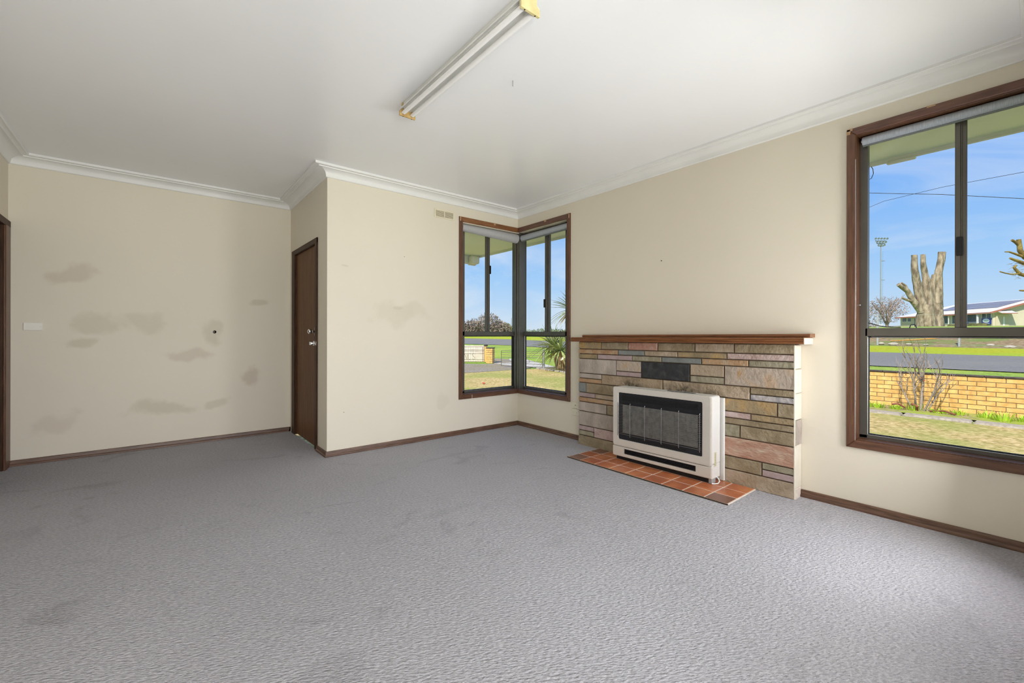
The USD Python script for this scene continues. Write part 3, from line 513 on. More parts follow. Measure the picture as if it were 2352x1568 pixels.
# ------------------------------------------------------------------ fireplace
XF = -.125
def tilt(y): return .0125 * ((-1.14 - y) / 2.0 - .5)
L = [1.078, 1.003, .953, .903, .752, .700, .654, .552, .503, .455, .357, .207, .157, .106, -.01]
fp = thing('fireplace', 'low fireplace of coloured stone strips with a brown mantel shelf', 'fireplace')
obj('mortar_core', box(XF + .008, 0, FY0 + .010, FY1 - .010, 0, 1.078), 'mortar_brown', fp, label='dark recessed mortar between the stones')
sr = random.Random(3)
def stone_mesh(ya, yb, zt_, zb_, rough_):
    """a strip of split stone: rounded arrises, an uneven face a little proud of the joints"""
    ga = .0035; y0_, y1_ = min(ya, yb) + ga, max(ya, yb) - ga; z0_, z1_ = zb_ + ga, zt_ - ga
    if min(ya, yb) <= FY0 + .002: y0_ = FY0
    if max(ya, yb) >= FY1 - .002: y1_ = FY1
    ny = int(np.clip((y1_ - y0_) / .06, 3, 9)); nz = int(np.clip((z1_ - z0_) / .045, 2, 4))
    e = .005; ys = np.r_[y0_, np.linspace(y0_ + e, y1_ - e, ny), y1_]; zs = np.r_[z0_, np.linspace(z0_ + e, z1_ - e, nz), z1_]
    Y, Z = np.meshgrid(ys, zs, indexing='ij'); proud = sr.uniform(-.0015, .0025)
    edge = (Y == y0_) | (Y == y1_) | (Z == z0_) | (Z == z1_)
    d = meshkit.fbm(np.stack([Y * 14, Z * 22, np.full_like(Y, sr.random() * 50)], -1), 3) - .5
    X = XF - proud - d * rough_ + np.where(edge, .005, 0)
    Zt = Z + tilt(Y); n0, n1 = X.shape
    v = np.stack([X, Y, Zt], -1).reshape(-1, 3); f = []
    for i in range(n0 - 1):
        for j in range(n1 - 1):
            a, b, c, d_ = i * n1 + j, i * n1 + j + 1, (i + 1) * n1 + j + 1, (i + 1) * n1 + j
            f += [(a, b, c), (a, c, d_)]
    ring = [i * n1 for i in range(n0)] + [(n0 - 1) * n1 + j for j in range(1, n1)] + [i * n1 + n1 - 1 for i in range(n0 - 2, -1, -1)] + [j for j in range(n1 - 2, 0, -1)]
    k = len(v); back = v[ring].copy(); back[:, 0] = XF + .012; v = np.vstack([v, back]); q = len(ring)
    for i in range(q): f += [(ring[i], ring[(i + 1) % q], k + (i + 1) % q), (ring[i], k + (i + 1) % q, k + i)]
    me = trimesh.Trimesh(v, np.array(f), process=False); trimesh.repair.fix_normals(me)
    if me.face_normals[0][0] > 0: me.invert()
    return me
LL, RR, MID = FY1, FY0, -2.12
ST = [  # (left y, right y, top level, bottom level, material, roughness)
 (LL, -1.437, 0, 1, 'stone_olive_gold', .006), (-1.437, -1.756, 0, 1, 'stone_olive', .006), (-1.756, -2.069, 0, 1, 'stone_red', .008), (-2.069, -2.411, 0, 1, 'stone_olive', .006), (-2.411, -2.727, 0, 1, 'stone_tan', .006), (-2.727, RR, 0, 1, 'stone_olive', .008),
 (LL, -1.642, 1, 2, 'stone_orange', .006), (-1.642, -1.934, 1, 2, 'stone_blue', .004), (-1.934, -2.259, 1, 2, 'stone_tan', .006), (-2.259, -2.672, 1, 2, 'stone_olive_gold', .006), (-2.672, RR, 1, 2, 'stone_pink', .010),
 (LL, -1.388, 2, 3, 'stone_olive_gold', .005), (-1.388, -1.802, 2, 3, 'stone_mauve', .005), (-1.802, -2.108, 2, 3, 'stone_green', .006), (-2.108, -2.468, 2, 3, 'stone_blue', .006), (-2.468, -2.831, 2, 3, 'stone_orange', .010), (-2.831, RR, 2, 3, 'stone_green', .010),
 (LL, -1.620, 3, 4, 'stone_grey', .006), (-1.620, -1.900, 3, .7995, 'stone_grey_gold', .008), (-1.620, -1.900, .7995, 4, 'stone_mauve', .005), (-1.900, -2.370, 3, 4, 'slate_black', .002), (-2.370, -2.652, 3, .808, 'stone_tan', .008), (-2.370, -2.652, .808, 4, 'stone_green', .010), (-2.652, RR, 3, 4, 'stone_grey_gold', .016),
 (LL, -1.443, 4, 5, 'stone_grey', .006), (LL, -1.443, 5, 6, 'stone_orange', .008), (-1.443, -2.120, 4, 6, 'stone_soot', .006), (-2.120, -2.843, 4, 6, 'stone_soot_rough', .014), (-2.843, RR, 4, 5, 'stone_olive', .006), (-2.843, RR, 5, 6, 'stone_white_blue', .012),
 (LL, -1.241, 6, 7, 'stone_blue', .008), (-1.241, MID, 6, 7, 'stone_olive', .008), (MID, -3.028, 6, 7, 'stone_olive_gold', .010), (-3.028, RR, 6, 7, 'stone_olive', .006),
 (LL, -1.359, 7, 8, 'stone_mauve', .004), (-1.359, MID, 7, 8, 'stone_tan', .010), (MID, -2.849, 7, 8, 'stone_pink', .008), (-2.849, RR, 7, 8, 'stone_olive_gold', .005),
 (LL, MID, 8, 9, 'stone_orange', .008), (MID, RR, 8, 9, 'stone_olive', .006),
 (LL, -1.507, 9, 10, 'stone_grey', .014), (-1.507, MID, 9, 10, 'stone_olive', .010), (MID, -2.771, 9, 10, 'stone_green', .010), (-2.771, RR, 9, 10, 'stone_olive', .008),
 (LL, MID, 10, 11, 'stone_grey', .014), (MID, RR, 10, 11, 'stone_red_big', .016),
 (LL, -1.347, 11, 12, 'stone_mauve', .004), (LL, -1.347, 12, 13, 'stone_green', .006), (-1.347, MID, 11, 13, 'stone_pink', .010), (MID, -2.926, 11, 13, 'stone_olive', .010), (-2.926, RR, 11, 12, 'stone_green', .008), (-2.926, RR, 12, 13, 'stone_mauve', .006),
 (LL, MID, 13, 14, 'stone_olive', .006), (MID, RR, 13, 14, 'stone_tan', .008)]
NAMES = {'slate_black': 'flat black slate', 'stone_red_big': 'large rough reddish stone', 'stone_soot': 'stone blackened by soot above the heater', 'stone_soot_rough': 'rough stone streaked with soot above the heater', 'stone_white_blue': 'white stone with blue-grey flecks', 'stone_red': 'brick-red stone under the mantel'}
for ya, yb, a, b, mt, rg in ST:
    p = obj('stone', stone_mesh(ya, yb, L[a] if isinstance(a, int) else a, L[b] if isinstance(b, int) else b, rg), mt, fp, smooth=30)
    if mt in NAMES: tag(p, NAMES[mt])
# the right end: blocks painted cream like the wall, one left bare
for z0_, z1_, mt in ((-.01, .07, 'grout'), (.072, .372, 'cream_painted_stone'), (.375, .548, 'stone_grey'), (.551, .735, 'cream_painted_stone'), (.738, .905, 'cream_painted_stone'), (.908, 1.076, 'cream_painted_stone')):
    p = obj('end_block', rbox(XF + .012, -.001, FY0 - sr.uniform(.004, .010), FY0 + .02, z0_, z1_, .004), mt, fp)
    if mt == 'stone_grey': tag(p, 'bare grey end block between painted ones')
obj('painted_edge', rbox(XF - .001, XF + .013, FY0 - .004, FY0 + .004, 0, 1.075, .002), 'cream_painted_stone', fp, label='cream paint line along the right edge')
for z0_, z1_ in zip(L[1:], L[:-1]): obj('end_block', rbox(XF + .012, -.001, FY1 - .02, FY1, z0_ + .003, z1_ - .003, .004), 'stone_olive', fp)
def mantel(ya, yb, xf, z0_, z1_, prof_):
    n = len(prof_); a = [(xf + d, ya, z0_ + h * (z1_ - z0_) + tilt(ya)) for d, h in prof_]; b = [(xf + d, yb, z0_ + h * (z1_ - z0_) + tilt(yb)) for d, h in prof_]
    v = np.array(a + b + [(0, ya, z0_ + tilt(ya)), (0, ya, z1_ + tilt(ya)), (0, yb, z0_ + tilt(yb)), (0, yb, z1_ + tilt(yb))])
    P = np.array(list(range(n))); f = []
    for i in range(n - 1): f += [(i, i + 1, n + i + 1), (i, n + i + 1, n + i)]
    c0, c1, e0, e1 = 2 * n, 2 * n + 1, 2 * n + 2, 2 * n + 3
    f += [(n - 1, c1, e1), (n - 1, e1, 2 * n - 1), (0, n, e0), (0, e0, c0), (c0, e0, e1), (c0, e1, c1)]
    for i in range(n - 1): f += [(c0, i + 1, i), (e0, n + i, n + i + 1)]
    f += [(c0, c1, n - 1), (e0, 2 * n - 1, e1)]
    me = trimesh.Trimesh(v, np.array(f), process=False); trimesh.repair.fix_normals(me); return me
mp = [(.006, 0), (.001, .12), (0, .3), (.003, .36), (0, .42), (0, .62), (.003, .68), (0, .74), (.001, .88), (.008, 1)]
mt_ = obj('mantel_shelf', mantel(-3.206, -1.082, -.183, 1.0785, 1.124, mp), 'mantel_wood', fp, label='long reddish brown mantel board with grooved front')
obj('mantel_cap', mantel(-3.222, -1.172, -.105, 1.1245, 1.149, [(.006, 0), (0, .2), (0, .7), (.004, .9), (.010, 1)]), 'mantel_wood', mt_, label='narrower upper board of the mantel')
obj('painted_end', rbox(-.176, -.002, -3.211, -3.2055, 1.083, 1.127, .003), 'cream_painted_stone', mt_, label='right end of the mantel daubed with cream wall paint')
# hearth tiles
h = thing('hearth', 'strip of glazed terracotta tiles in front of the fireplace', 'hearth')
obj('grout_bed', rbox(-.582, XF - .010, -2.890, -1.418, .0, .0085, .002), 'grout', h)
ycols = [-1.424, -1.570, -1.733, -1.892, -2.0555, -2.221, -2.389, -2.559, -2.722, -2.886]; xrows = [-.580, -.433, -.283, -.136]
for i in range(9):
    for j in range(3):
        g = .0042; mt = 'terracotta_brown' if (i, j) in ((0, 0), (8, 0), (0, 2)) else 'terracotta'
        obj('tile', rbox(xrows[j] + g * (j > 0), xrows[j + 1] - g, ycols[i + 1] + g, ycols[i] - g, .001, .0105 + sr.uniform(-.0006, .0006), .0025), mt, h)
obj('tile_edge', rbox(-.590, -.5815, -2.890, -1.418, 0, .009, .002), 'mortar_brown', h, label='dark joint between tiles and carpet')

# ------------------------------------------------------------------ gas heater
ht = thing('gas_heater', 'white wall heater with black grille in front of the stone fireplace', 'heater')
HX, HY0, HY1 = -.312, -2.640, -1.727
def HW(p): p = np.asarray(p, float); return np.stack([HX - p[:, 2], p[:, 0], p[:, 1]], 1)      # heater front plane
def hz(y): return .006 * ((-1.727 - y) / .9 - .5)
def hshape(poly, n0, n1): 
    q = mapped(extrude(poly, n1 - n0).apply_translation((0, 0, n0)), HW); v = np.asarray(q.vertices); v[:, 2] += hz(v[:, 1]); q.vertices = v; return q
outer = rounded_rect(HY0, HY1, .142, .676, .022); win = rounded_rect(-2.571, -1.787, .205, .6265, .012)
def bevel_plate(poly, n0, n1, b):
    out = []
    a, c = poly, poly.buffer(-b)
    return [hshape(a, n0, n1 - b), hshape(poly.buffer(-b * .4), n1 - b, n1 - b * .4), hshape(poly.buffer(-b), n1 - b * .4, n1)]
lower = rounded_rect(HY0 - .002, HY1, .052, .138, .006); slot = sbox(-2.519, -1.848, .078, .124)
obj('fascia', [hshape(outer.difference(win), -.020, -.006), hshape(outer.buffer(-.004).difference(win), -.006, -.002), hshape(outer.buffer(-.008).difference(win.buffer(.003)), -.002, 0)], 'heater_warm', ht, smooth=25, label='off-white front panel around the grille')
obj('cabinet', [hshape(outer.buffer(-.003), -.150, -.020), hshape(sbox(HY0 + .004, HY1 - .004, .045, .15), -.150, -.020)], 'heater_white', ht, smooth=25)
obj('lower_panel', [hshape(lower.difference(slot), -.020, -.004), hshape(lower.buffer(-.004).difference(slot), -.004, -.001)], 'heater_warm', ht, label='lower off-white strip with an air slot')
obj('base_foot', hshape(sbox(HY0 + .03, HY1 - .02, .008, .05), -.13, -.035), 'heater_void', ht)  # near-black block filling the gap under the heater
obj('back_flange', rbox(XF - .022, XF - .001, HY0 - .022, HY1 + .004, .012, .655, .003), 'grout' if False else 'heater_white', ht)
bp_ = obj('black_panel', hshape(win.buffer(-.0005), -.018, -.010), 'heater_black', ht, label='glossy black recessed panel')
obj('top_louvre', hshape(sbox(-2.533, -1.822, .553, .603), -.0105, -.0098), 'heater_void', bp_)
for k in range(5): obj('louvre_slat', hshape(sbox(-2.533, -1.822, .557 + k * .0095, .5605 + k * .0095), -.010, -.006), 'heater_black', bp_)
for y in (-1.975, -2.16, -2.345): obj('louvre_rib', hshape(sbox(y - .002, y + .002, .553, .603), -.010, -.0055), 'heater_black', bp_)
obj('lower_louvre', hshape(sbox(-2.43, -1.90, .214, .238), -.0105, -.0090), 'heater_void', bp_)
for k in range(7):
    ya = -1.832 - k * .1005; obj('radiant_plaque', hshape(sbox(ya - .098, ya, .268, .516), -.0100, -.0065), 'radiant_plaque', ht, label='dull grey ceramic plaque')
wires = []
gn = .016
for k in range(20):
    z = .258 + k * .01395; wires.append(tube(HW([(-1.794, z, -.004), (-1.800, z, gn), (-2.556, z, gn), (-2.562, z, -.004)]) + V([0, 0, .0]), .0017, 6))
for k, wv in enumerate(wires): 
    v = np.asarray(wv.vertices); v[:, 2] += hz(v[:, 1]); wv.vertices = v; obj('grille_wire', wv, 'grid_steel', ht, smooth=60)
for y in (-1.796, -1.926, -2.074, -2.231, -2.386, -2.560):
    wv = tube(HW([(y, .240, gn - .004), (y, .245, gn + .003), (y, .530, gn + .003), (y, .538, gn - .002)]), .0024, 6); v = np.asarray(wv.vertices); v[:, 2] += hz(v[:, 1]); wv.vertices = v
    obj('grille_upright', wv, 'grid_steel', ht, smooth=60)
obj('air_slot', hshape(slot.buffer(.001), -.019, -.016), 'heater_void', ht)
for k in range(4): obj('slot_slat', hshape(sbox(-2.519, -1.848, .085 + k * .010, .0875 + k * .010), -.016, -.006), 'heater_black', ht)
def HS(p): p = np.asarray(p, float); return np.stack([-.29 + p[:, 0], HY0 + .003 - p[:, 2], p[:, 1]], 1)
lab = obj('rating_label', bar(HS, .038, .068, .135, .245, .0, .0015, .0003), 'label_paper', ht, label='small yellowish rating label on the right side')
obj('label_print', [bar(HS, .0405, .0655, .14 + k * .0066, .1430 + k * .0066, .0014, .0020, .0001) for k in range(16)], 'label_ink', lab)
obj('gas_hose', tube([(-.215, HY0 + .012, .055), (-.22, HY0 - .012, .046), (-.235, HY0 - .03, .030), (-.262, HY0 - .030, .019), (-.285, HY0 - .014, .0175), (-.298, HY0 + .0, .0175)], .0045, 10), 'white_hose', ht, smooth=60, label='white hose curling out at the bottom right')
obj('foot_bracket', rbox(-.29, -.23, HY0 + .002, HY0 + .03, .0105, .05, .003), 'galvanised', ht)
obj('top_grille', hshape(sbox(-2.47, -2.22, .6755, .6762), -.105, -.085), 'heater_void', ht)

# ------------------------------------------------------------------ outside: eave
ev = thing('house_eave', 'pale green eave lining with cream fascia seen at the top of the windows', 'eave', kind='structure')
obj('soffit', [box(TH, .60, -6.2, 1.80, 2.445, 2.452), box(XM + .13, TH, TH, 1.80, 2.445, 2.452)], 'eave_green', ev)
obj('fascia', [rbox(.60, .622, -6.2, 1.822, 2.418, 2.60, .003), rbox(XM, .60, 1.80, 1.822, 2.310, 2.60, .003)], 'fascia_cream', ev)
obj('roof_deck', [box(XL - .9, .62, YR2 - .9, 2.26, 2.80, 2.92)], 'fascia_cream', ev)  # roof slab out of view, placed to keep the sun out
obj('gutter', [box(.622, .74, -6.2, 1.94, 2.50, 2.60), box(XM, .622, 1.822, 1.94, 2.50, 2.60)], 'fascia_cream', ev)
obj('downpipe_outlet', [rbox(.44, .612, 1.70, 1.80, 2.315, 2.445, .02), rbox(.46, .62, 1.80, 1.87, 2.30, 2.40, .02)], 'fascia_cream', ev, label='pale box where the eave turns the corner')
obj('paint_flake', rbox(.585, .625, -3.66, -3.50, 2.402, 2.420, .006), 'fascia_cream', ev)
cl = V([1.07, -3.38, 2.5])
tag(obj('hanging_cable', tube([(.61, -3.355, 2.425), (.615, -3.362, 2.385), (.617, -3.375, 2.345), (.617, -3.392, 2.325), (.617, -3.410, 2.332), (.617, -3.422, 2.365), (.617, -3.418, 2.400), (.612, -3.408, 2.424)], .0022, 8), 'cable_black', smooth=60), 'thin black cable loop hanging from the eave by the right window', 'cable')

# ------------------------------------------------------------------ outside: ground
TX = [-100, 9, 17, 28, 36, 60, 100, 400]; TZ = [-.33, -.33, 0., .16, .39, 1.1, 1.5, 2.6]
def T(x): return np.interp(x, TX, TZ)
def drape(poly, lift, tf=T):
    """a ground patch draped over the rising land"""
    poly = poly if isinstance(poly, Polygon) else Polygon(poly); out = []
    for a, b in zip(TX[:-1], TX[1:]):
        c = poly.intersection(shapely.geometry.box(a, -900, b, 900))
        for g in getattr(c, 'geoms', [c]):
            if g.is_empty or g.area < 1e-6: continue
            v, f = trimesh.creation.triangulate_polygon(g, engine='earcut')
            m_ = trimesh.Trimesh(np.column_stack([v, tf(v[:, 0]) + lift]), f, process=False)
            if m_.face_normals[0][2] < 0: m_.invert()
            out.append(m_)
    return trimesh.util.concatenate(out)
tag(obj('far_grass', drape([(-60, -300), (380, -300), (380, 380), (-60, 380)], -.012), 'grass_green'), 'wide green grass beyond the gates', 'grass', kind='structure')
tag(obj('front_lawn', drape([(.2, -9), (6.97, -9), (6.97, 5), (8.28, 7.0), (8.6, 7.3), (9.05, 9.39), (7.82, 9.62), (5.39, 9.57), (-2.2, 9.3), (-2.2, .3), (.2, .3)], .0), 'lawn_near'), 'patchy half-dry front lawn below the windows', 'lawn', kind='structure')
tag(obj('driveway', drape([(-2.2, 9.3), (5.39, 9.57), (7.82, 9.62), (9.0, 9.75), (9.35, 10.6), (9.23, 11.32), (9.3, 12.9), (8.66, 13.2), (8.0, 14.2), (-2.2, 14.6)], .006), 'gravel'), 'grey-brown gravel driveway beyond the lawn', 'driveway', kind='structure')
tag(obj('footpath', drape([(9.22, 9.55), (10.0, 9.3), (12.2, 14.2), (11.5, 14.4), (10.2, 12.48), (9.32, 12.9), (9.23, 11.3)], .012), 'concrete'), 'pale concrete crossing by the driveway gate', 'path', kind='structure')
tag(obj('driveway_crossing', drape([(10.2, 12.48), (11.5, 14.0), (11.25, 15.6), (9.6, 13.5), (9.35, 12.9)], .010), 'gravel'), 'gravel strip outside the gate pillar', 'driveway', kind='structure')
near = [(16.7, -60), (16.93, -.2), (17.2, 3), (21.36, 24.1), (22.4, 27.3), (22.0, 34.7), (22, 200)]; far = [(36, 200), (36.5, 57.3), (35.6, 43.3), (34.4, 38.9), (29.4, 12), (27.95, 1.9), (27.4, -3.7), (27, -60)]
tag(obj('road', drape(near + far, .015), 'asphalt'), 'grey asphalt road running past the house', 'road', kind='structure')
tag(obj('road_verge', drape([(27.0, -60), (27.4, -3.7), (27.95, 1.9), (29.4, 12), (34.4, 38.9), (35.6, 43.3), (36.5, 57.3), (36, 200), (70, 200), (44, 40), (38, 16), (36.1, 3.5), (34.8, -3.6), (34, -60)], .012), 'grass_lime'), 'bright lime green grass verge across the road', 'grass', kind='structure')
pr_ = [(34.2, .30), (36.5, .55), (40, 1.0), (46, 1.72), (60, 2.05), (130, 2.6), (300, 3.0)]
vb = np.array([(x + (y > -20) * 0 + .09 * y * (x < 61), y, z) for y in np.linspace(-60, 42, 18) for x, z in pr_]); nb = len(pr_)
vb[:, 2] += np.where(vb[:, 0] < 60, .10 * (meshkit.noise(vb * .7) - .5), 0)
fb = [q for i in range(17) for j in range(nb - 1) for q in ((i * nb + j, i * nb + j + 1, (i + 1) * nb + j + 1), (i * nb + j, (i + 1) * nb + j + 1, (i + 1) * nb + j))]
bank = trimesh.Trimesh(vb, np.array(fb), process=False)
if bank.face_normals[0][2] < 0: bank.invert()
bf = np.array(fb); front = np.array([(j < 3) for i in range(17) for j in range(nb - 1) for _ in (0, 1)])
tag(obj('earth_bank', trimesh.Trimesh(vb, bf[front], process=False) if bank.faces[0][0] == bf[0][0] else trimesh.Trimesh(vb, bf[front][:, ::-1], process=False), 'earth'), 'bare earth bank with weeds behind the wire fence', 'bank', kind='structure')
tag(obj('sports_field', trimesh.Trimesh(vb, bf[~front] if bank.faces[0][0] == bf[0][0] else bf[~front][:, ::-1], process=False), 'grass_green'), 'green sports field above the earth bank', 'grass', kind='structure')
tag(obj('garden_bed', [drape([(7.29, -9), (8.25, -9), (8.25, 1.4), (7.29, 1.4)], .02), drape([(8.6, 7.35), (9.07, 9.36), (9.9, 9.2), (10.2, 6.2), (8.9, 6.0)], .03)], 'bed_soil'), 'weedy soil strip along the foot of the brick fence', 'garden bed', kind='structure')

# ------------------------------------------------------------------ outside: brick fence, edging, weeds, shrub
bw = thing('brick_fence', 'low fence of golden bricks with dark cap tiles outside the right window', 'brick fence')
bxf = 8.205; y_lo, y_hi = -6.21, .99
obj('mortar_core', box(bxf + .006, bxf + .105, y_lo, y_hi, -.42, .371), 'brick_mortar', bw)
def brick(y0_, y1_, k, x0_, x1_): return rbox(x0_, x1_, y0_ + .005, y1_ - .005, -.406 + k * .0862 + .005, -.406 + (k + 1) * .0862 - .005, .003)
for k in range(9):
    off = -4.075 if k % 2 == 0 else -4.195
    y = off - .24 * 9
    while y < y_hi - .01:
        a, b = max(y, y_lo), min(y + .24, y_hi)
        if b - a > .03: obj('brick', brick(a, b, k, bxf + sr.uniform(-.001, .0015), bxf + .11), 'brick_gold', bw)
        y += .24
y = y_lo
while y < y_hi - .01:
    obj('cap_tile', rbox(bxf - .012, bxf + .125, y + .003, y + .237, .371 + sr.uniform(-.001, .002), .402, .004), 'brick_cap', bw); y += .24
y = -6.2; k = 0
while y < 1.3:
    tag(obj('edging_kerb', rbox(6.985, 7.29, y + .006, y + .89, -.42, -.305 + sr.uniform(-.012, .008), .03), 'kerb_stone'), f'weathered grey edging block beside the brick fence, {["ninth", "eighth", "seventh", "sixth", "fifth", "fourth", "third", "second", "first"][k]} of nine from the left', 'edging', 'edging blocks along the brick fence'); y += .9; k += 1
for (xa, ya, xb, yb, wh) in ((8.30, 7.02, 8.62, 7.32, 'rightmost and shortest'), (8.62, 7.36, 8.83, 8.35, 'middle'), (8.84, 8.39, 9.05, 9.38, 'leftmost')):
    d = V([xb - xa, yb - ya]); l = np.linalg.norm(d); q = rbox(0, l, -.10, .10, -.42, -.28, .02); q = moved(q, (xa, ya, 0), rz=math.degrees(math.atan2(d[1], d[0])))
    tag(obj('bed_edging', q, 'kerb_stone'), f'pinkish-grey edging stone of the yucca bed, {wh} of three', 'edging', 'edging stones of the yucca bed')
def blades(cx_, cy_, cz_, n, h0, h1, spread, w, g):
    out = []
    for _ in range(n):
        a = g.uniform(0, 2 * math.pi); r = spread * math.sqrt(g.random()); hh = g.uniform(h0, h1); ln = g.uniform(.2, .8) * hh
        p = V([cx_ + r * math.cos(a), cy_ + r * math.sin(a), cz_]); d = V([math.cos(a), math.sin(a), 0]); s = V([-d[1], d[0], 0]) * w
        q = [p - s, p + s, p + d * ln * .4 + V([0, 0, hh * .7]) + s * .7, p + d * ln * .4 + V([0, 0, hh * .7]) - s * .7, p + d * ln + V([0, 0, hh])]
        out.append(trimesh.Trimesh(np.array(q), [(0, 1, 2), (0, 2, 3), (3, 2, 4)], process=False))
    return out
gw = random.Random(11)
spots = sorted([(-1.95, .13), (-2.13, .14), (-2.42, .11), (-2.66, .17), (-3.02, .10), (-3.28, .12), (-3.62, .14), (-3.82, .19), (-4.06, .13)], reverse=True)
for i, (yy, hh) in enumerate(spots):
    xx = 7.72 + gw.uniform(-.2, .2); o = ['leftmost', 'second', 'third', 'fourth', 'fifth', 'sixth', 'seventh', 'eighth', 'rightmost'][i]
    tag(obj('weed_tuft', blades(xx, yy, -.315, 55, hh * .4, hh, .13, .007, gw), 'weed_green'), f'lime grass tuft below the brick fence, {o} of nine from the left', 'weed', 'grass tufts along the brick fence')
# bare shrub
gs = random.Random(5)
def grow(p, d, length, r, depth, out, g, lean=.25):
    n = 4; pts = [p]; dd = d.copy()
    for _ in range(n):
        dd = dd + V([g.uniform(-.16, .16), g.uniform(-.16, .16), g.uniform(-.04, .12)]); dd /= np.linalg.norm(dd); pts.append(pts[-1] + dd * length / n)
    out.append((depth, tube(pts, np.linspace(r, r * .62, n + 1), 6)))
    if depth <= 0: return
    for _ in range(g.choice((2, 3, 3))):
        k = g.randint(2, n); e = dd + V([g.uniform(-.7, .7), g.uniform(-.7, .7), g.uniform(-.1, .5)]); e /= np.linalg.norm(e)
        grow(pts[k], e, length * g.uniform(.5, .72), r * .55, depth - 1, out, g)
sh = thing('bare_shrub', 'leafless thorny shrub standing against the golden brick fence', 'shrub')
for dy, dx, ln, r in ((.30, -.05, .62, .014), (.12, -.1, .70, .018), (-.10, .05, .72, .026), (-.28, -.08, .66, .018), (-.45, 0, .55, .014), (.05, -.25, .60, .013)):
    out = []; d = V([dx, dy, .85]); d /= np.linalg.norm(d); grow(V([7.86 + dx * .2, -2.73 + dy * .25, -.34]), d, ln, r, 3, out, gs)
    st = obj('stem', [m_ for dep, m_ in out if dep == 3], 'bare_twig', sh)
    obj('twigs', [m_ for dep, m_ in out if dep < 3], 'bare_twig', st)
dl_ = []
for _ in range(26):
    p = V([7.80 + gs.uniform(-.1, .1), -2.78 + gs.gauss(0, .12), .33 + gs.gauss(0, .06)]); s = gs.uniform(.010, .022); q = trimesh.creation.box((s, s, .002)); q.apply_transform(trimesh.transformations.random_rotation_matrix(np.array([gs.random(), gs.random(), gs.random()]))); q.apply_translation(p); dl_.append(q)
obj('dead_leaves', dl_, 'dead_leaf', sh, kind='stuff', label='few withered red-brown leaves')
obj('root_litter', [m_ for m_ in [tube([(7.75, -2.55, -.27), (7.7, -2.45, -.20), (7.68, -2.36, -.22)], .018, 6), tube([(7.75, -2.9, -.29), (7.68, -3.1, -.25), (7.62, -3.25, -.29)], .016, 6), tube([(7.8, -2.7, -.33), (7.72, -2.72, -.22), (7.7, -2.64, -.18)], .03, 6)]], 'dead_leaf', sh, label='dark dead roots around the stump')

# ------------------------------------------------------------------ outside: gate pillar, gates, white boards, yucca
pl = thing('gate_pillar', 'short golden brick pillar with dark cap beside the open driveway gate', 'pillar')
pc = V([9.50, 13.40]); ang = -57.
obj('mortar_core', moved(box(-.165, .165, -.165, .165, -.35, .43), (*pc, 0), rz=ang), 'brick_mortar', pl)
for k in range(7):
    z0_ = -.32 + k * .107
    for (a, b) in (((-.17, .055), (.065, .17)) if k % 2 == 0 else ((-.17, -.06), (-.05, .17)) if k % 4 == 1 else ((-.17, .17),)):
        obj('brick', moved(rbox(a, b, -.172, .172, z0_ + .006, z0_ + .101, .004), (*pc, 0), rz=ang), 'brick_gold', pl)
obj('cap_tile', moved(rbox(-.19, .19, -.19, .19, .43, .47, .008), (*pc, 0), rz=ang), 'brick_cap', pl)
p2 = thing('rear_pillar', 'narrow golden brick pillar half hidden behind the gate pillar', 'pillar')
pc2 = V([9.74, 14.12])
obj('body', moved(box(-.06, .06, -.06, .06, -.30, .52), (*pc2, 0), rz=ang), 'brick_gold', p2)
obj('cap_tile', moved(rbox(-.085, .085, -.085, .085, .52, .585, .01), (*pc2, 0), rz=ang), 'brick_cap', p2)
def letters(txt, hgt): 
    q = meshkit.text_mesh(txt, hgt, .012); return q
STROKES = {'I': [[(.5, 0), (.5, 1)]], 'N': [[(0, 0), (0, 1)], [(0, 1), (1, 0)], [(1, 0), (1, 1)]], 'E': [[(0, 0), (0, 1)], [(0, 1), (.9, 1)], [(0, .5), (.7, .5)], [(0, 0), (.9, 0)]],
    'C': [[(.5 + .5 * math.cos(t), .5 + .5 * math.sin(t)) for t in np.linspace(.8, 5.5, 12)]],
    'S': [[(.5 + .42 * math.cos(t), .75 + .25 * math.sin(t)) for t in np.linspace(.4, 4.5, 8)] + [(.5 - .42 * math.cos(t), .25 - .25 * math.sin(t)) for t in np.linspace(-4.5 + 2 * math.pi, .4 + math.pi * 0 + .0, 8)]]}
STROKES['S'] = [[(.92, .85), (.75, .97), (.5, 1), (.22, .95), (.06, .78), (.2, .6), (.5, .5), (.8, .4), (.94, .22), (.78, .05), (.5, 0), (.25, .03), (.06, .15)]]
def gate(name, label, a, b, zlo, zhi, text, tpos, bars, mat, rails, grid):
    """a wire gate leaf from a to b (plan points) with a round-bar lattice and iron initials"""
    t = thing(name, label, 'gate'); a, b = V(a), V(b); l = np.linalg.norm(b - a); rot = math.degrees(math.atan2(*(b - a)[::-1]))
    mv = lambda m_: moved(m_, (a[0], a[1], zlo), rz=rot); H = zhi - zlo
    for z in rails: obj('rail', mv(tube([(0, 0, z * H), (l, 0, z * H)], .011, 6)), mat, t)
    for x in bars: obj('stile', mv(tube([(x * l, 0, 0), (x * l, 0, H)], .013, 6)), mat, t)
    if grid:
        n = int(l / .085); 
        for i in range(1, n): obj('gate_bar', mv(tube([(i * l / n, .012, .02), (i * l / n, .012, H)], .003, 5)), mat, t)
    q = []
    for i, c in enumerate(text):
        w_ = tpos[2] * l / len(text); q += [tube([(tpos[0] * l + (i + .12 + .76 * x) * w_, -.010, (tpos[1] + .40 * z) * H) for x, z in st_], .008, 6) for st_ in STROKES[c]]
    obj('iron_letters', [mv(x) for x in q], mat, t, label='iron letters worked into the gate')
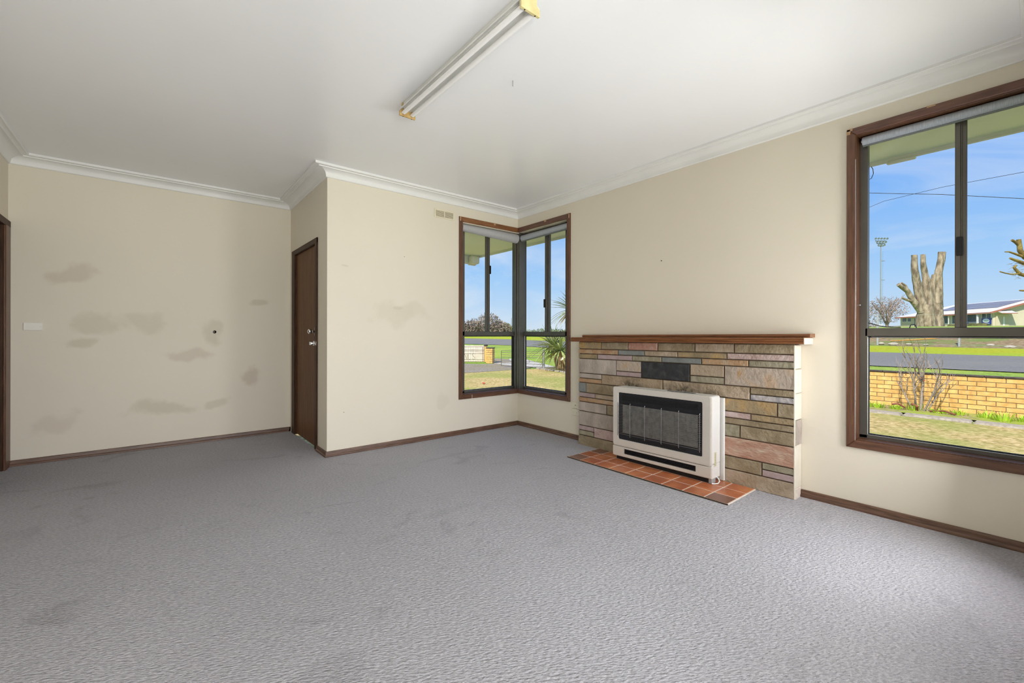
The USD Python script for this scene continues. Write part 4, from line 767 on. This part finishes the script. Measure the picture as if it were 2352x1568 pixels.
gate('driveway_gate', 'rusty wire driveway gate with iron letters in front of pale boards', (8.0, 14.54), (9.37, 13.75), -.27, .50, 'INCS', (.22, .17, .50), (0, .12, .96, 1), 'gate_iron', (0.02, .16, .55, .72, .80, 1.0), True)
gate('side_gate', 'grey iron gate with letters opening onto the concrete crossing', (8.45, 11.15), (9.27, 9.33), -.29, .40, 'EIS', (.28, .27, .45), (0, .38, 1), 'gate_iron_grey', (.03, .20, .36, .60, .74, .88, 1.0), False)
tag(obj('gate_post', tube([(9.27, 9.25, -.35), (9.27, 9.25, .50)], .045, 10), 'galvanised'), 'grey round post at the end of the side gate', 'post')
wb = thing('board_fence', 'pale pinkish board fence behind the driveway gate', 'fence')
a, b = V([8.3, 15.93]), V([9.80, 14.31]); n = 15
for i in range(n):
    p = a + (b - a) * (i + .5) / n; q = moved(rbox(-.074, .074, -.012, .012, -.32, .545 + sr.uniform(-.004, .004), .003), (*p, 0), rz=math.degrees(math.atan2(*(b - a)[::-1]))); obj('board', q, 'white_boards', wb)
# yucca
yu = thing('yucca', 'large spiky yucca with several crowns beside the side gate', 'yucca')
gy_ = random.Random(21)
obj('trunk', tube([(9.3, 8.35, -.35), (9.2, 8.4, .1), (9.05, 8.46, .62)], [.14, .12, .10], 10), 'yucca_trunk', yu, smooth=60)
obj('trunk', tube([(9.55, 7.3, -.35), (9.4, 7.35, .8), (9.22, 7.45, 2.0)], [.16, .13, .11], 10), 'yucca_trunk', yu, smooth=60)
obj('trunk', tube([(8.9, 7.7, -.35), (8.8, 7.72, .1), (8.74, 7.73, .5)], [.12, .10, .09], 10), 'yucca_trunk', yu, smooth=60)
def leaf(c, d, ln, w, g, droop):
    d = V(d) / np.linalg.norm(d); s = np.cross(d, [0, 0, 1.]); s = s / max(np.linalg.norm(s), 1e-6); up = np.cross(s, d); n = 6; v = []
    for i in range(n + 1):
        k = i / n; p = V(c) + d * ln * k + V([0, 0, -1.]) * droop * ln * k * k; ww = w * (1 - k ** 2.2) * (.55 + .9 * min(k * 4, 1) * .5) + .0005
        v += [p - s * ww + up * ww * .35, p - up * .002, p + s * ww + up * ww * .35]
    f = []
    for i in range(n):
        for j in (0, 1):
            q = 3 * i + j; f += [(q, q + 1, q + 4), (q, q + 4, q + 3)]
    v = np.array(v); f = np.array(f); return trimesh.Trimesh(np.vstack([v, v - up * .003]), np.vstack([f, f[:, ::-1] + len(v)]), process=False)
cnt = 0
for c, n, ln, tlt in (((9.03, 8.46, .68), 100, 1.02, .0), ((9.2, 7.48, 2.10), 95, 1.05, .1), ((8.73, 7.73, .52), 85, .95, .0)):
    for i in range(n):
        zc = gy_.uniform(-.55, .98); a = gy_.uniform(0, 2 * math.pi); h_ = math.sqrt(max(1 - zc * zc, .02)); d = (h_ * math.cos(a), h_ * math.sin(a), zc + tlt)
        l2 = ln * gy_.uniform(.75, 1.08); dry = zc < -.40
        obj('leaf', leaf(V(c) + V(d) * .05, d, l2 * (.75 if dry else 1), .027, gy_, .16 + (.25 if zc < 0 else 0)), 'yucca_dry' if dry else 'yucca_leaf', yu)
obj('dry_skirt', [leaf(V([8.72 + gy_.uniform(-.05, .05), 7.6 + gy_.uniform(-.25, .2), .35 + gy_.uniform(-.1, .15)]), (gy_.uniform(-.5, .2), gy_.uniform(-.6, .3), -1), gy_.uniform(.35, .6), .016, gy_, .1) for _ in range(46)], 'yucca_dry', yu, kind='stuff', label='hanging dead straw-coloured leaves')
lg = thing('yucca_log', 'sawn yucca trunk with a pale round cut face under the leaves', 'log')
pth = [(8.46, 7.36, .22), (8.62, 7.30, .05), (8.86, 7.16, -.30)]
obj('bark', tube(pth, [.115, .12, .13], 14), 'yucca_trunk', lg, smooth=50)
dcut = V(pth[0]) - V(pth[1]); dcut /= np.linalg.norm(dcut)
cf = trimesh.creation.cylinder(.108, .006, sections=20); cf.apply_transform(trimesh.geometry.align_vectors([0, 0, 1], dcut)); cf.apply_translation(V(pth[0]) + dcut * .003); obj('cut_face', cf, 'cut_wood', lg)
l2 = thing('yucca_log', 'second low sawn stump with pale face at the edge of the yucca bed', 'log')
s2 = V([8.42, 6.92, -.20]); d2 = V([-.75, -.45, .45]); d2 /= np.linalg.norm(d2)
obj('bark', tube([s2 - d2 * .28, s2], [.10, .095], 12), 'yucca_trunk', l2, smooth=50)
cf = trimesh.creation.cylinder(.09, .006, sections=20); cf.apply_transform(trimesh.geometry.align_vectors([0, 0, 1], d2)); cf.apply_translation(s2 + d2 * .003); obj('cut_face', cf, 'cut_wood', l2)
rl = leaf((3.92, 6.20, -.318), (.6, .8, .15), .17, .05, gy_, .0)
tag(obj('fallen_leaf', rl, 'red_leaf'), 'single orange-red fallen leaf on the lawn below the corner window', 'leaf')

# ------------------------------------------------------------------ outside: across the road
fc = thing('wire_fence', 'thin wire fence with galvanised posts along the earth bank', 'fence')
fpts = [(36.7, 11.5), (36.25, 7.6), (35.75, 3.05), (35.35, -1.0), (34.9, -4.1), (34.5, -8.2)]
for x, y in fpts: obj('post', tube([(x, y, T(x) - .1), (x, y, T(x) + 2.25)], .06, 8), 'galvanised', fc)
for z in (.15, .7, 1.25, 2.1): obj('fence_wire', tube([(x, y, T(x) + z) for x, y in fpts], .004, 4), 'galvanised', fc)
gr = random.Random(9)
ORD = ['leftmost', 'second from the left', 'third from the left', 'fourth from the left', 'fifth from the left', 'sixth from the left', 'seventh from the left', 'eighth from the left', 'ninth from the left', 'tenth from the left', 'eleventh from the left', 'rightmost']
for i, (yy, xx, s) in enumerate(((3.6, 35.75, .10), (2.9, 35.9, .14), (2.2, 35.7, .20), (1.4, 35.75, .12), (.55, 35.6, .10), (-2.3, 35.9, .13), (-3.1, 35.2, .17))):
    q = trimesh.creation.icosphere(1, s); q.vertices = q.vertices * (1, 1.5, .6) * (1 + .3 * (meshkit.noise(q.vertices * 6 + i)[:, None] - .5)); q.apply_translation((xx, yy, .42 + (xx - 35) * .13))
    tag(obj('bank_rock', q, 'pale_rock'), f'pale rock at the foot of the earth bank, {ORD[i] if i < 6 else "rightmost"} of seven', 'rock', 'rocks along the earth bank')
tag(obj('fallen_branch', tube([(37.2, 2.6, .72), (37.0, 1.4, .80), (36.9, .2, .92)], .05, 6), 'orange_stick'), 'bent orange-brown branch lying on the earth bank', 'branch')
# pollarded tree
def limbs(t, segs, mat, part='limb'):
    for pts, rr in segs:
        pts = V(pts); k = np.linspace(0, 1, len(pts)); kk = np.linspace(0, 1, 4 * len(pts)); P = np.column_stack([np.interp(kk, k, pts[:, i]) for i in range(3)]); r = np.interp(kk, k, rr)
        q = tube(P, r, 12); v = np.asarray(q.vertices); q.vertices = v + (meshkit.noise(v * 1.6)[:, None] - .5) * .35 * np.interp(np.arange(len(v)) // 12, np.arange(len(r)), r)[:, None]
        obj(part, q, mat, t, smooth=60)
pt = thing('pollarded_tree', 'massive pale tree cut back to bare stubs in front of the clubhouse', 'tree')
limbs(pt, [([(65.1, 4.1, .9), (65.1, 4.1, 2.4), (64.9, 4.2, 4.6)], (1.05, .95, .75)), ([(65.8, 3.5, .9), (65.8, 3.5, 2.5), (65.9, 3.45, 4.8)], (.95, .8, .6))], 'pale_bark', 'trunk')
limbs(pt, [([(64.75, 4.3, 3.8), (64.35, 4.75, 6.6), (64.0, 4.98, 8.6), (63.95, 5.0, 10.35)], (.62, .40, .33, .28)), ([(65.2, 4.0, 3.8), (65.05, 4.1, 6.9), (65.0, 4.2, 8.2), (64.75, 4.35, 9.3), (64.75, 4.37, 10.4)], (.55, .40, .30, .26, .22)),
    ([(65.5, 3.8, 4.5), (65.6, 3.65, 7.0), (65.75, 3.55, 8.1)], (.42, .28, .22)), ([(65.95, 3.4, 4.4), (66.1, 3.3, 6.5), (66.1, 3.25, 8.2), (66.25, 3.1, 9.3), (66.3, 3.08, 10.7)], (.60, .48, .38, .30, .22)), ([(66.25, 3.15, 8.6), (66.5, 2.92, 9.6), (66.62, 2.82, 10.7)], (.26, .22, .17)),
    ([(64.6, 4.45, 3.9), (63.9, 5.05, 5.0), (63.4, 5.5, 6.2), (62.55, 6.15, 6.95)], (.42, .32, .26, .22)), ([(63.35, 5.5, 6.2), (63.2, 5.65, 6.8), (62.85, 5.95, 7.15)], (.18, .14, .10)), ([(63.7, 5.2, 5.0), (63.2, 5.65, 5.25), (62.9, 5.9, 5.4)], (.16, .13, .10))], 'pale_bark')
limbs(pt, [([(64.3, 4.85, 7.5), (64.15, 4.95, 7.7)], (.26, .2)), ([(66.1, 3.2, 4.9), (66.3, 3.0, 5.2)], (.30, .2))], 'pale_bark', 'stub')
ms = thing('mossy_tree', 'golden mossy lopped branches reaching in at the right edge of the view', 'tree')
limbs(ms, [([(39.4, -4.6, .7), (39.3, -4.55, 3.0), (39.1, -4.4, 4.6), (38.9, -4.2, 5.9)], (.34, .30, .26, .22))], 'mossy_bark', 'trunk')
limbs(ms, [([(38.9, -4.2, 5.6), (38.25, -3.62, 6.0), (38.0, -3.42, 6.4), (37.93, -3.37, 7.1)], (.17, .15, .13, .11)), ([(37.98, -3.4, 6.7), (37.75, -3.22, 6.95), (37.6, -3.1, 7.05)], (.09, .08, .07)), ([(38.1, -3.5, 6.05), (37.75, -3.2, 6.22), (37.45, -2.98, 6.33), (37.25, -2.82, 6.32)], (.08, .06, .045, .03)),
    ([(39.0, -4.3, 5.1), (38.3, -3.66, 5.55), (37.9, -3.35, 5.75), (37.5, -3.02, 5.93)], (.13, .11, .09, .06)), ([(39.1, -4.4, 4.5), (38.4, -3.75, 4.82), (37.98, -3.4, 4.95), (37.85, -3.3, 5.15), (37.72, -3.18, 5.35), (37.82, -3.26, 5.5)], (.14, .12, .10, .085, .07, .055)),
    ([(38.0, -3.42, 4.97), (37.6, -3.08, 4.93), (37.3, -2.84, 5.0), (37.03, -2.62, 5.1)], (.05, .04, .035, .035)), ([(39.2, -4.5, 3.7), (38.4, -3.8, 3.9), (37.98, -3.41, 3.92)], (.10, .07, .045))], 'mossy_bark', 'branch')
tw = []; gm = random.Random(31)
for _ in range(42):
    p = V([37.95, -3.4, 5.3]) + V([gm.gauss(0, .25), gm.gauss(0, .22), gm.gauss(0, .42)]); d = V([-.6, .5, gm.uniform(-.5, .3)]); d /= np.linalg.norm(d)
    tw.append(tube([p, p + d * .18, p + d * .36 + V([0, 0, -.04])], [.009, .007, .003], 4))
obj('twigs', tw, 'mossy_bark', ms, kind='stuff', label='loose fine twigs between the lopped branches')
# bare trees at the left of the clubhouse, far bushes, poles
def crown(cx_, cy_, cz_, rx, ry, rz_, n, s, g, flat=.0):
    out = []
    for _ in range(n):
        u = V([g.gauss(0, 1), g.gauss(0, 1), g.gauss(0, 1)]); u /= np.linalg.norm(u); k = g.random() ** .4
        p = V([cx_ + u[0] * rx * k, cy_ + u[1] * ry * k, cz_ + max(u[2] * rz_ * k, -rz_ * (1 - flat))]); a = V([g.gauss(0, 1), g.gauss(0, 1), g.gauss(0, 1)]); a *= s / np.linalg.norm(a); b = V([g.gauss(0, 1), g.gauss(0, 1), g.gauss(0, 1)]); b *= .45 * s / np.linalg.norm(b)
        out.append([p - a, p + a, p + b]); 
    v = np.array(out).reshape(-1, 3); f = np.arange(len(v)).reshape(-1, 3); return trimesh.Trimesh(v, f, process=False)
gt = random.Random(41)
for (x, y, z0_, sc, nm, lb) in ((146.5, 21.6, 2.6, 1.0, 'bare_tree', 'grey leafless tree standing left of the clubhouse'), (133.0, 26.0, 2.4, .92, 'bare_tree', 'browner leafless tree behind the floodlight mast, further from the clubhouse')):
    t = thing(nm, lb, 'tree'); out = []
    for _ in range(5):
        d = V([gt.uniform(-.6, .6), gt.uniform(-.6, .6), 1.]); d /= np.linalg.norm(d); grow(V([x, y, z0_ + 1.0 * sc]), d, 4.2 * sc, .22, 3, out, gt)
    obj('trunk', tube([(x, y, z0_ - .6), (x, y, z0_ + 1.4 * sc)], .35, 8), 'grey_branches', t)
    obj('branches', [m_ for dep, m_ in out if dep >= 2], 'grey_branches', t); obj('twigs', [m_ for dep, m_ in out if dep < 2] + [crown(x, y, z0_ + 5.2 * sc, 4.6 * sc, 4.6 * sc, 3.6 * sc, 1500, .34, gt)], 'grey_branches', t, kind='stuff')
t = thing('brown_thicket', 'low brown leafless thicket at the far left of the clubhouse', 'bush'); obj('twigs', crown(139, 28.5, 3.6, 6.5, 6.5, 3.2, 2600, .4, gt), 'brown_foliage', t, kind='stuff')
t = thing('far_thicket', 'domed grey-brown thicket on the horizon of the corner window', 'bush'); obj('twigs', [crown(103, 141, 1.2, 7, 7, 9.0, 3200, .8, gt), crown(99.0, 145.5, 1.0, 5, 6, 6.6, 2400, .8, gt), crown(106.5, 137.5, 1.0, 5, 6, 5.6, 2400, .8, gt), crown(95.0, 148.0, 1.0, 4, 5, 5.6, 1600, .8, gt)], 'brown_foliage', t, kind='stuff')
t = thing('yellow_green_tree', 'small yellow-green tree on the horizon right of the brown thicket', 'tree'); obj('foliage', [crown(121.0, 152.2, 3.2, 3.0, 3.0, 3.0, 1800, .7, gt), crown(122.6, 150.6, 2.6, 2.2, 2.2, 2.4, 900, .6, gt)], 'yellow_foliage', t, kind='stuff'); obj('trunk', tube([(121, 152.2, .5), (121, 152.2, 2.5)], .2, 6), 'grey_branches', t)
t = thing('horizon_scrub', 'thin dark green line of scrub along the horizon', 'bush', kind='stuff'); obj('foliage', [crown(100 + i * 9, 175 - i * 9, 2.2, 9, 7, gt.uniform(.8, 1.6), 420, .8, gt) for i in range(12)] + [crown(82, 170, 2.0, 8, 8, 2.2, 800, .8, gt)], 'far_green', t)
for px_, py_, h_, r_, lb in ((94.2, 145.9, 10.2, .17, 'tall dark pole at the far left on the horizon'), (92.6, 148.5, 5.8, .10, 'short thin pole at the far left on the horizon'), (101.6, 141.6, 7.6, .15, 'pole with a thickened tip rising from the brown thicket'), (123.0, 150.2, 7.4, .12, 'thin pole behind the yellow-green tree'), (98.2, 142.6, 5.6, .08, 'faint thin pole among the brown thicket')):
    tag(obj('far_pole', tube([(px_, py_, 1.0), (px_, py_, 1.2 + h_ * .7), (px_, py_, 1.2 + h_)], [r_, r_, r_ * .8], 6), 'flood_grey'), lb, 'pole')
tag(obj('white_bollard', tube([(95.6, 144.8, 1.0), (95.6, 144.8, 2.6)], .16, 6), 'white_paint'), 'tiny white post on the horizon at the left', 'post')
# floodlight mast
fm = thing('floodlight_mast', 'very tall thin floodlight mast with a cluster of lamps on top', 'floodlight')
mx, my = 190.1, 30.8
obj('mast', tube([(mx, my, 1.0), (mx, my, 33.0)], [.22, .13], 8), 'flood_grey', fm)
side = V([.7728, -.6346, 0])
for z in (13.5, 20.1, 26.7): obj('rest_platform', tube([V([mx, my, z]), V([mx, my, z]) + side * 1.4], .11, 6), 'flood_grey', fm)
obj('ladder', [tube([V([mx, my, 8]) + side * .75, V([mx, my, 30]) + side * .75], .03, 4)] + [tube([V([mx, my, z]) + side * .6, V([mx, my, z]) + side * .9], .025, 4) for z in np.arange(9, 30, .8)], 'flood_grey', fm)
for z, w_ in ((31.8, .9), (32.7, 1.4), (33.6, 1.9)): obj('lamp_frame', tube([V([mx, my, z]) - side * w_, V([mx, my, z]) + side * w_], .14, 6), 'flood_grey', fm)
for z, w_, n in ((32.2, 1.0, 3), (33.2, 1.5, 4), (34.4, 2.0, 5)):
    for i in range(n):
        c = V([mx, my, z]) + side * w_ * (2 * i / (n - 1) - 1); q = lathe([(0, 0), (.20, .02), (.36, .28), (.38, .42), (0, .36)], 10); q.apply_transform(trimesh.geometry.align_vectors([0, 0, 1], [-.6, -.7, -.3])); q.apply_translation(c); obj('lamp', q, 'flood_grey', fm)
tag(obj('mast_box', rbox(mx - 1.1, mx + .2, my - .7, my + .7, 1.2, 4.6, .1), 'white_paint'), 'pale cabinet at the foot of the floodlight mast', 'cabinet')
# clubhouse
ch = thing('clubhouse', 'long cream clubhouse with solar panels across the sports field', 'building')
O = V([123.1, 1.7, 2.5]); da = V([.774, .634, 0]); da /= np.linalg.norm(da); db = V([.634, -.774, 0]); db /= np.linalg.norm(db)
def CH(p): p = np.asarray(p, float); return O + np.outer(p[:, 0], da) + np.outer(p[:, 1], db) + np.outer(p[:, 2], [0, 0, 1.])
def cbox(a0, a1, b0, b1, z0_, z1_): return mapped(box(a0, a1, b0, b1, z0_, z1_), CH)
obj('wall', [cbox(0, 26.4, 0, 16, -1.8, 3.0)], 'club_cream', ch)
gab = trimesh.convex.convex_hull(np.array([(x, y, z) for x in (0, .3) for y, z in ((0, 3.0), (16, 3.0), (8, 5.75), (8, 5.75))])); obj('gable', mapped(gab, CH), 'club_cream', ch)
def slab(q, th): q = V(q); n = np.cross(q[1] - q[0], q[2] - q[0]); n /= np.linalg.norm(n); n = n if n[2] > 0 else -n; return mapped(trimesh.convex.convex_hull(np.vstack([q, q + n * th])), CH)
rf_ = obj('roof', [slab([(-.6, -.7, 3.02), (27.2, -.7, 3.02), (20.5, 8, 5.75), (-.6, 8, 5.75)], .12), slab([(-.6, 16.7, 3.0), (27.2, 16.7, 3.0), (20.5, 8, 5.75), (-.6, 8, 5.75)], .12), slab([(27.2, -.7, 3.02), (27.2, 16.7, 3.02), (20.5, 8, 5.75)], .12)], 'club_roof', ch)
def onroof(a, b, up): return (a, b, 3.02 + (b + .7) / 8.7 * 2.73 + up)
for i in range(9):
    for j in range(2):
        a0 = 2.2 + i * 1.75; b0 = 2.4 + j * 2.45; obj('solar_panel', slab([onroof(a0, b0, .16), onroof(a0 + 1.70, b0, .16), onroof(a0 + 1.70, b0 + 2.38, .16), onroof(a0, b0 + 2.38, .16)], .05), 'solar_dark', rf_)
obj('fascia_board', [cbox(-.65, 27.2, -.78, -.70, 2.86, 3.10), slab([(-.70, -.75, 2.86), (-.62, -.75, 2.86), (-.62, 8, 5.62), (-.70, 8, 5.62)], .30), slab([(-.70, 16.7, 2.86), (-.62, 16.7, 2.86), (-.62, 8, 5.62), (-.70, 8, 5.62)], .30)], 'club_trim', ch, label='rust-red fascia along eave and gable')
for a0, a1, z0_, z1_ in ((2.95, 6.1, 1.35, 2.86), (.30, 1.25, 2.0, 2.86), (1.38, 2.35, 2.0, 2.86), (9.1, 9.8, 1.1, 2.86), (10.75, 13.6, 1.2, 2.86), (14.0, 16.2, .6, 2.86), (19.4, 21.5, .1, 2.7), (22.5, 23.75, 1.95, 2.8), (24.1, 25.65, 1.95, 2.85)):
    w_ = obj('window_frame', [cbox(a0 - .09, a0, -.06, .02, z0_ - .09, z1_ + .06), cbox(a1, a1 + .09, -.06, .02, z0_ - .09, z1_ + .06), cbox(a0, a1, -.06, .02, z0_ - .09, z0_), cbox(a0, a1, -.06, .02, z1_, z1_ + .06)], 'white_paint', ch); obj('pane', cbox(a0, a1, -.03, .01, z0_, z1_), 'club_glass', w_)
for a in (2.55, 2.8, 10.1, 13.8, 17.5): obj('verandah_post', cbox(a - .06, a + .06, -.62, -.5, -.6, 2.95), 'white_paint', ch)
sg = obj('sign_board', cbox(.15, 2.27, -.16, -.07, .80, 1.98), 'sign_blue', ch, label='blue sign with a white oval emblem')
ov = extrude(affinity.scale(Point(0, 0).buffer(1., quad_segs=10), .80, .40), .03); ov.apply_transform(trimesh.transformations.rotation_matrix(math.pi / 2, (1, 0, 0))); ov.apply_translation((1.21, -.16, 1.50)); obj('emblem', mapped(ov, CH), 'sign_white', sg)
ov2 = extrude(affinity.scale(Point(0, 0).buffer(1., quad_segs=10), .50, .16), .02); ov2.apply_transform(trimesh.transformations.rotation_matrix(math.pi / 2, (1, 0, 0))); ov2.apply_translation((1.21, -.19, 1.42)); obj('emblem_centre', mapped(ov2, CH), 'sign_green', sg)
obj('sign_lettering', [cbox(.45 + i * .20, .60 + i * .20, -.18, -.16, .90, 1.00) for i in range(8)], 'sign_white', sg)
obj('notice_board', cbox(5.6, 6.4, -.12, -.05, .9, 1.25), 'sign_blue', ch)
obj('roller_door', [mapped(box(-.10, -.02, .45, 2.60, -.4 + .0, 2.75), CH)], 'club_beige', ch)
obj('side_door', cbox(-.16, -.10, 1.62, 1.86, -.2, 2.25), 'white_paint', ch)
obj('awning', slab([(-1.5, .4, 2.85), (-1.5, 2.9, 2.85), (.0, 2.9, 3.45), (.0, .4, 3.45)], .06), 'club_roof', ch); obj('awning_edge', cbox(-1.56, -1.5, .4, 2.9, 2.76, 2.88), 'club_trim', ch)
hd = thing('hedge', 'clipped brown-green hedge below the clubhouse sign', 'hedge')
q = trimesh.creation.box((8.0, 1.2, 1.1)); q = q.subdivide().subdivide().subdivide(); v = np.asarray(q.vertices); q.vertices = v + .18 * (np.stack([meshkit.noise(v * 2 + i * 9) for i in range(3)], -1) - .5); q.apply_translation((3.4, -2.0, .35)); obj('foliage', mapped(q, CH), 'hedge_leaf', hd)
tag(obj('low_white_wall', mapped(box(27.5, 46, 1.0, 1.5, -.8, 1.0), CH), 'white_boards'), 'low pale wall running left from the clubhouse', 'wall')
rl_ = thing('white_railing', 'white railing in front of the clubhouse gable end', 'railing')
for i in range(5): obj('post', mapped(box(-6.05, -5.95, 2.2 + i * 1.2, 2.3 + i * 1.2, -.8, 1.1), CH), 'white_paint', rl_)
for z in (.5, 1.05): obj('rail', mapped(box(-6.05, -5.95, 2.2, 7.1, z, z + .08), CH), 'white_paint', rl_)
# overhead wires
tag(obj('overhead_wire', tube([(33.2, 8.0, 11.25), (34.47, 3.36, 10.95), (35.6, -.2, 10.2), (36.63, -3.6, 9.32), (38.6, -10, 7.9)], .018, 5), 'cable_black'), 'thick overhead wire crossing the sky level across the right window', 'wire')
tag(obj('overhead_wire', tube([(50.5, 8.5, 13.0), (48.29, 4.94, 13.46), (45.6, .8, 13.1), (42.81, -3.5, 12.42), (40.0, -8, 11.6)], .016, 5), 'cable_black'), 'fainter overhead wire rising to the right in the right window', 'wire')
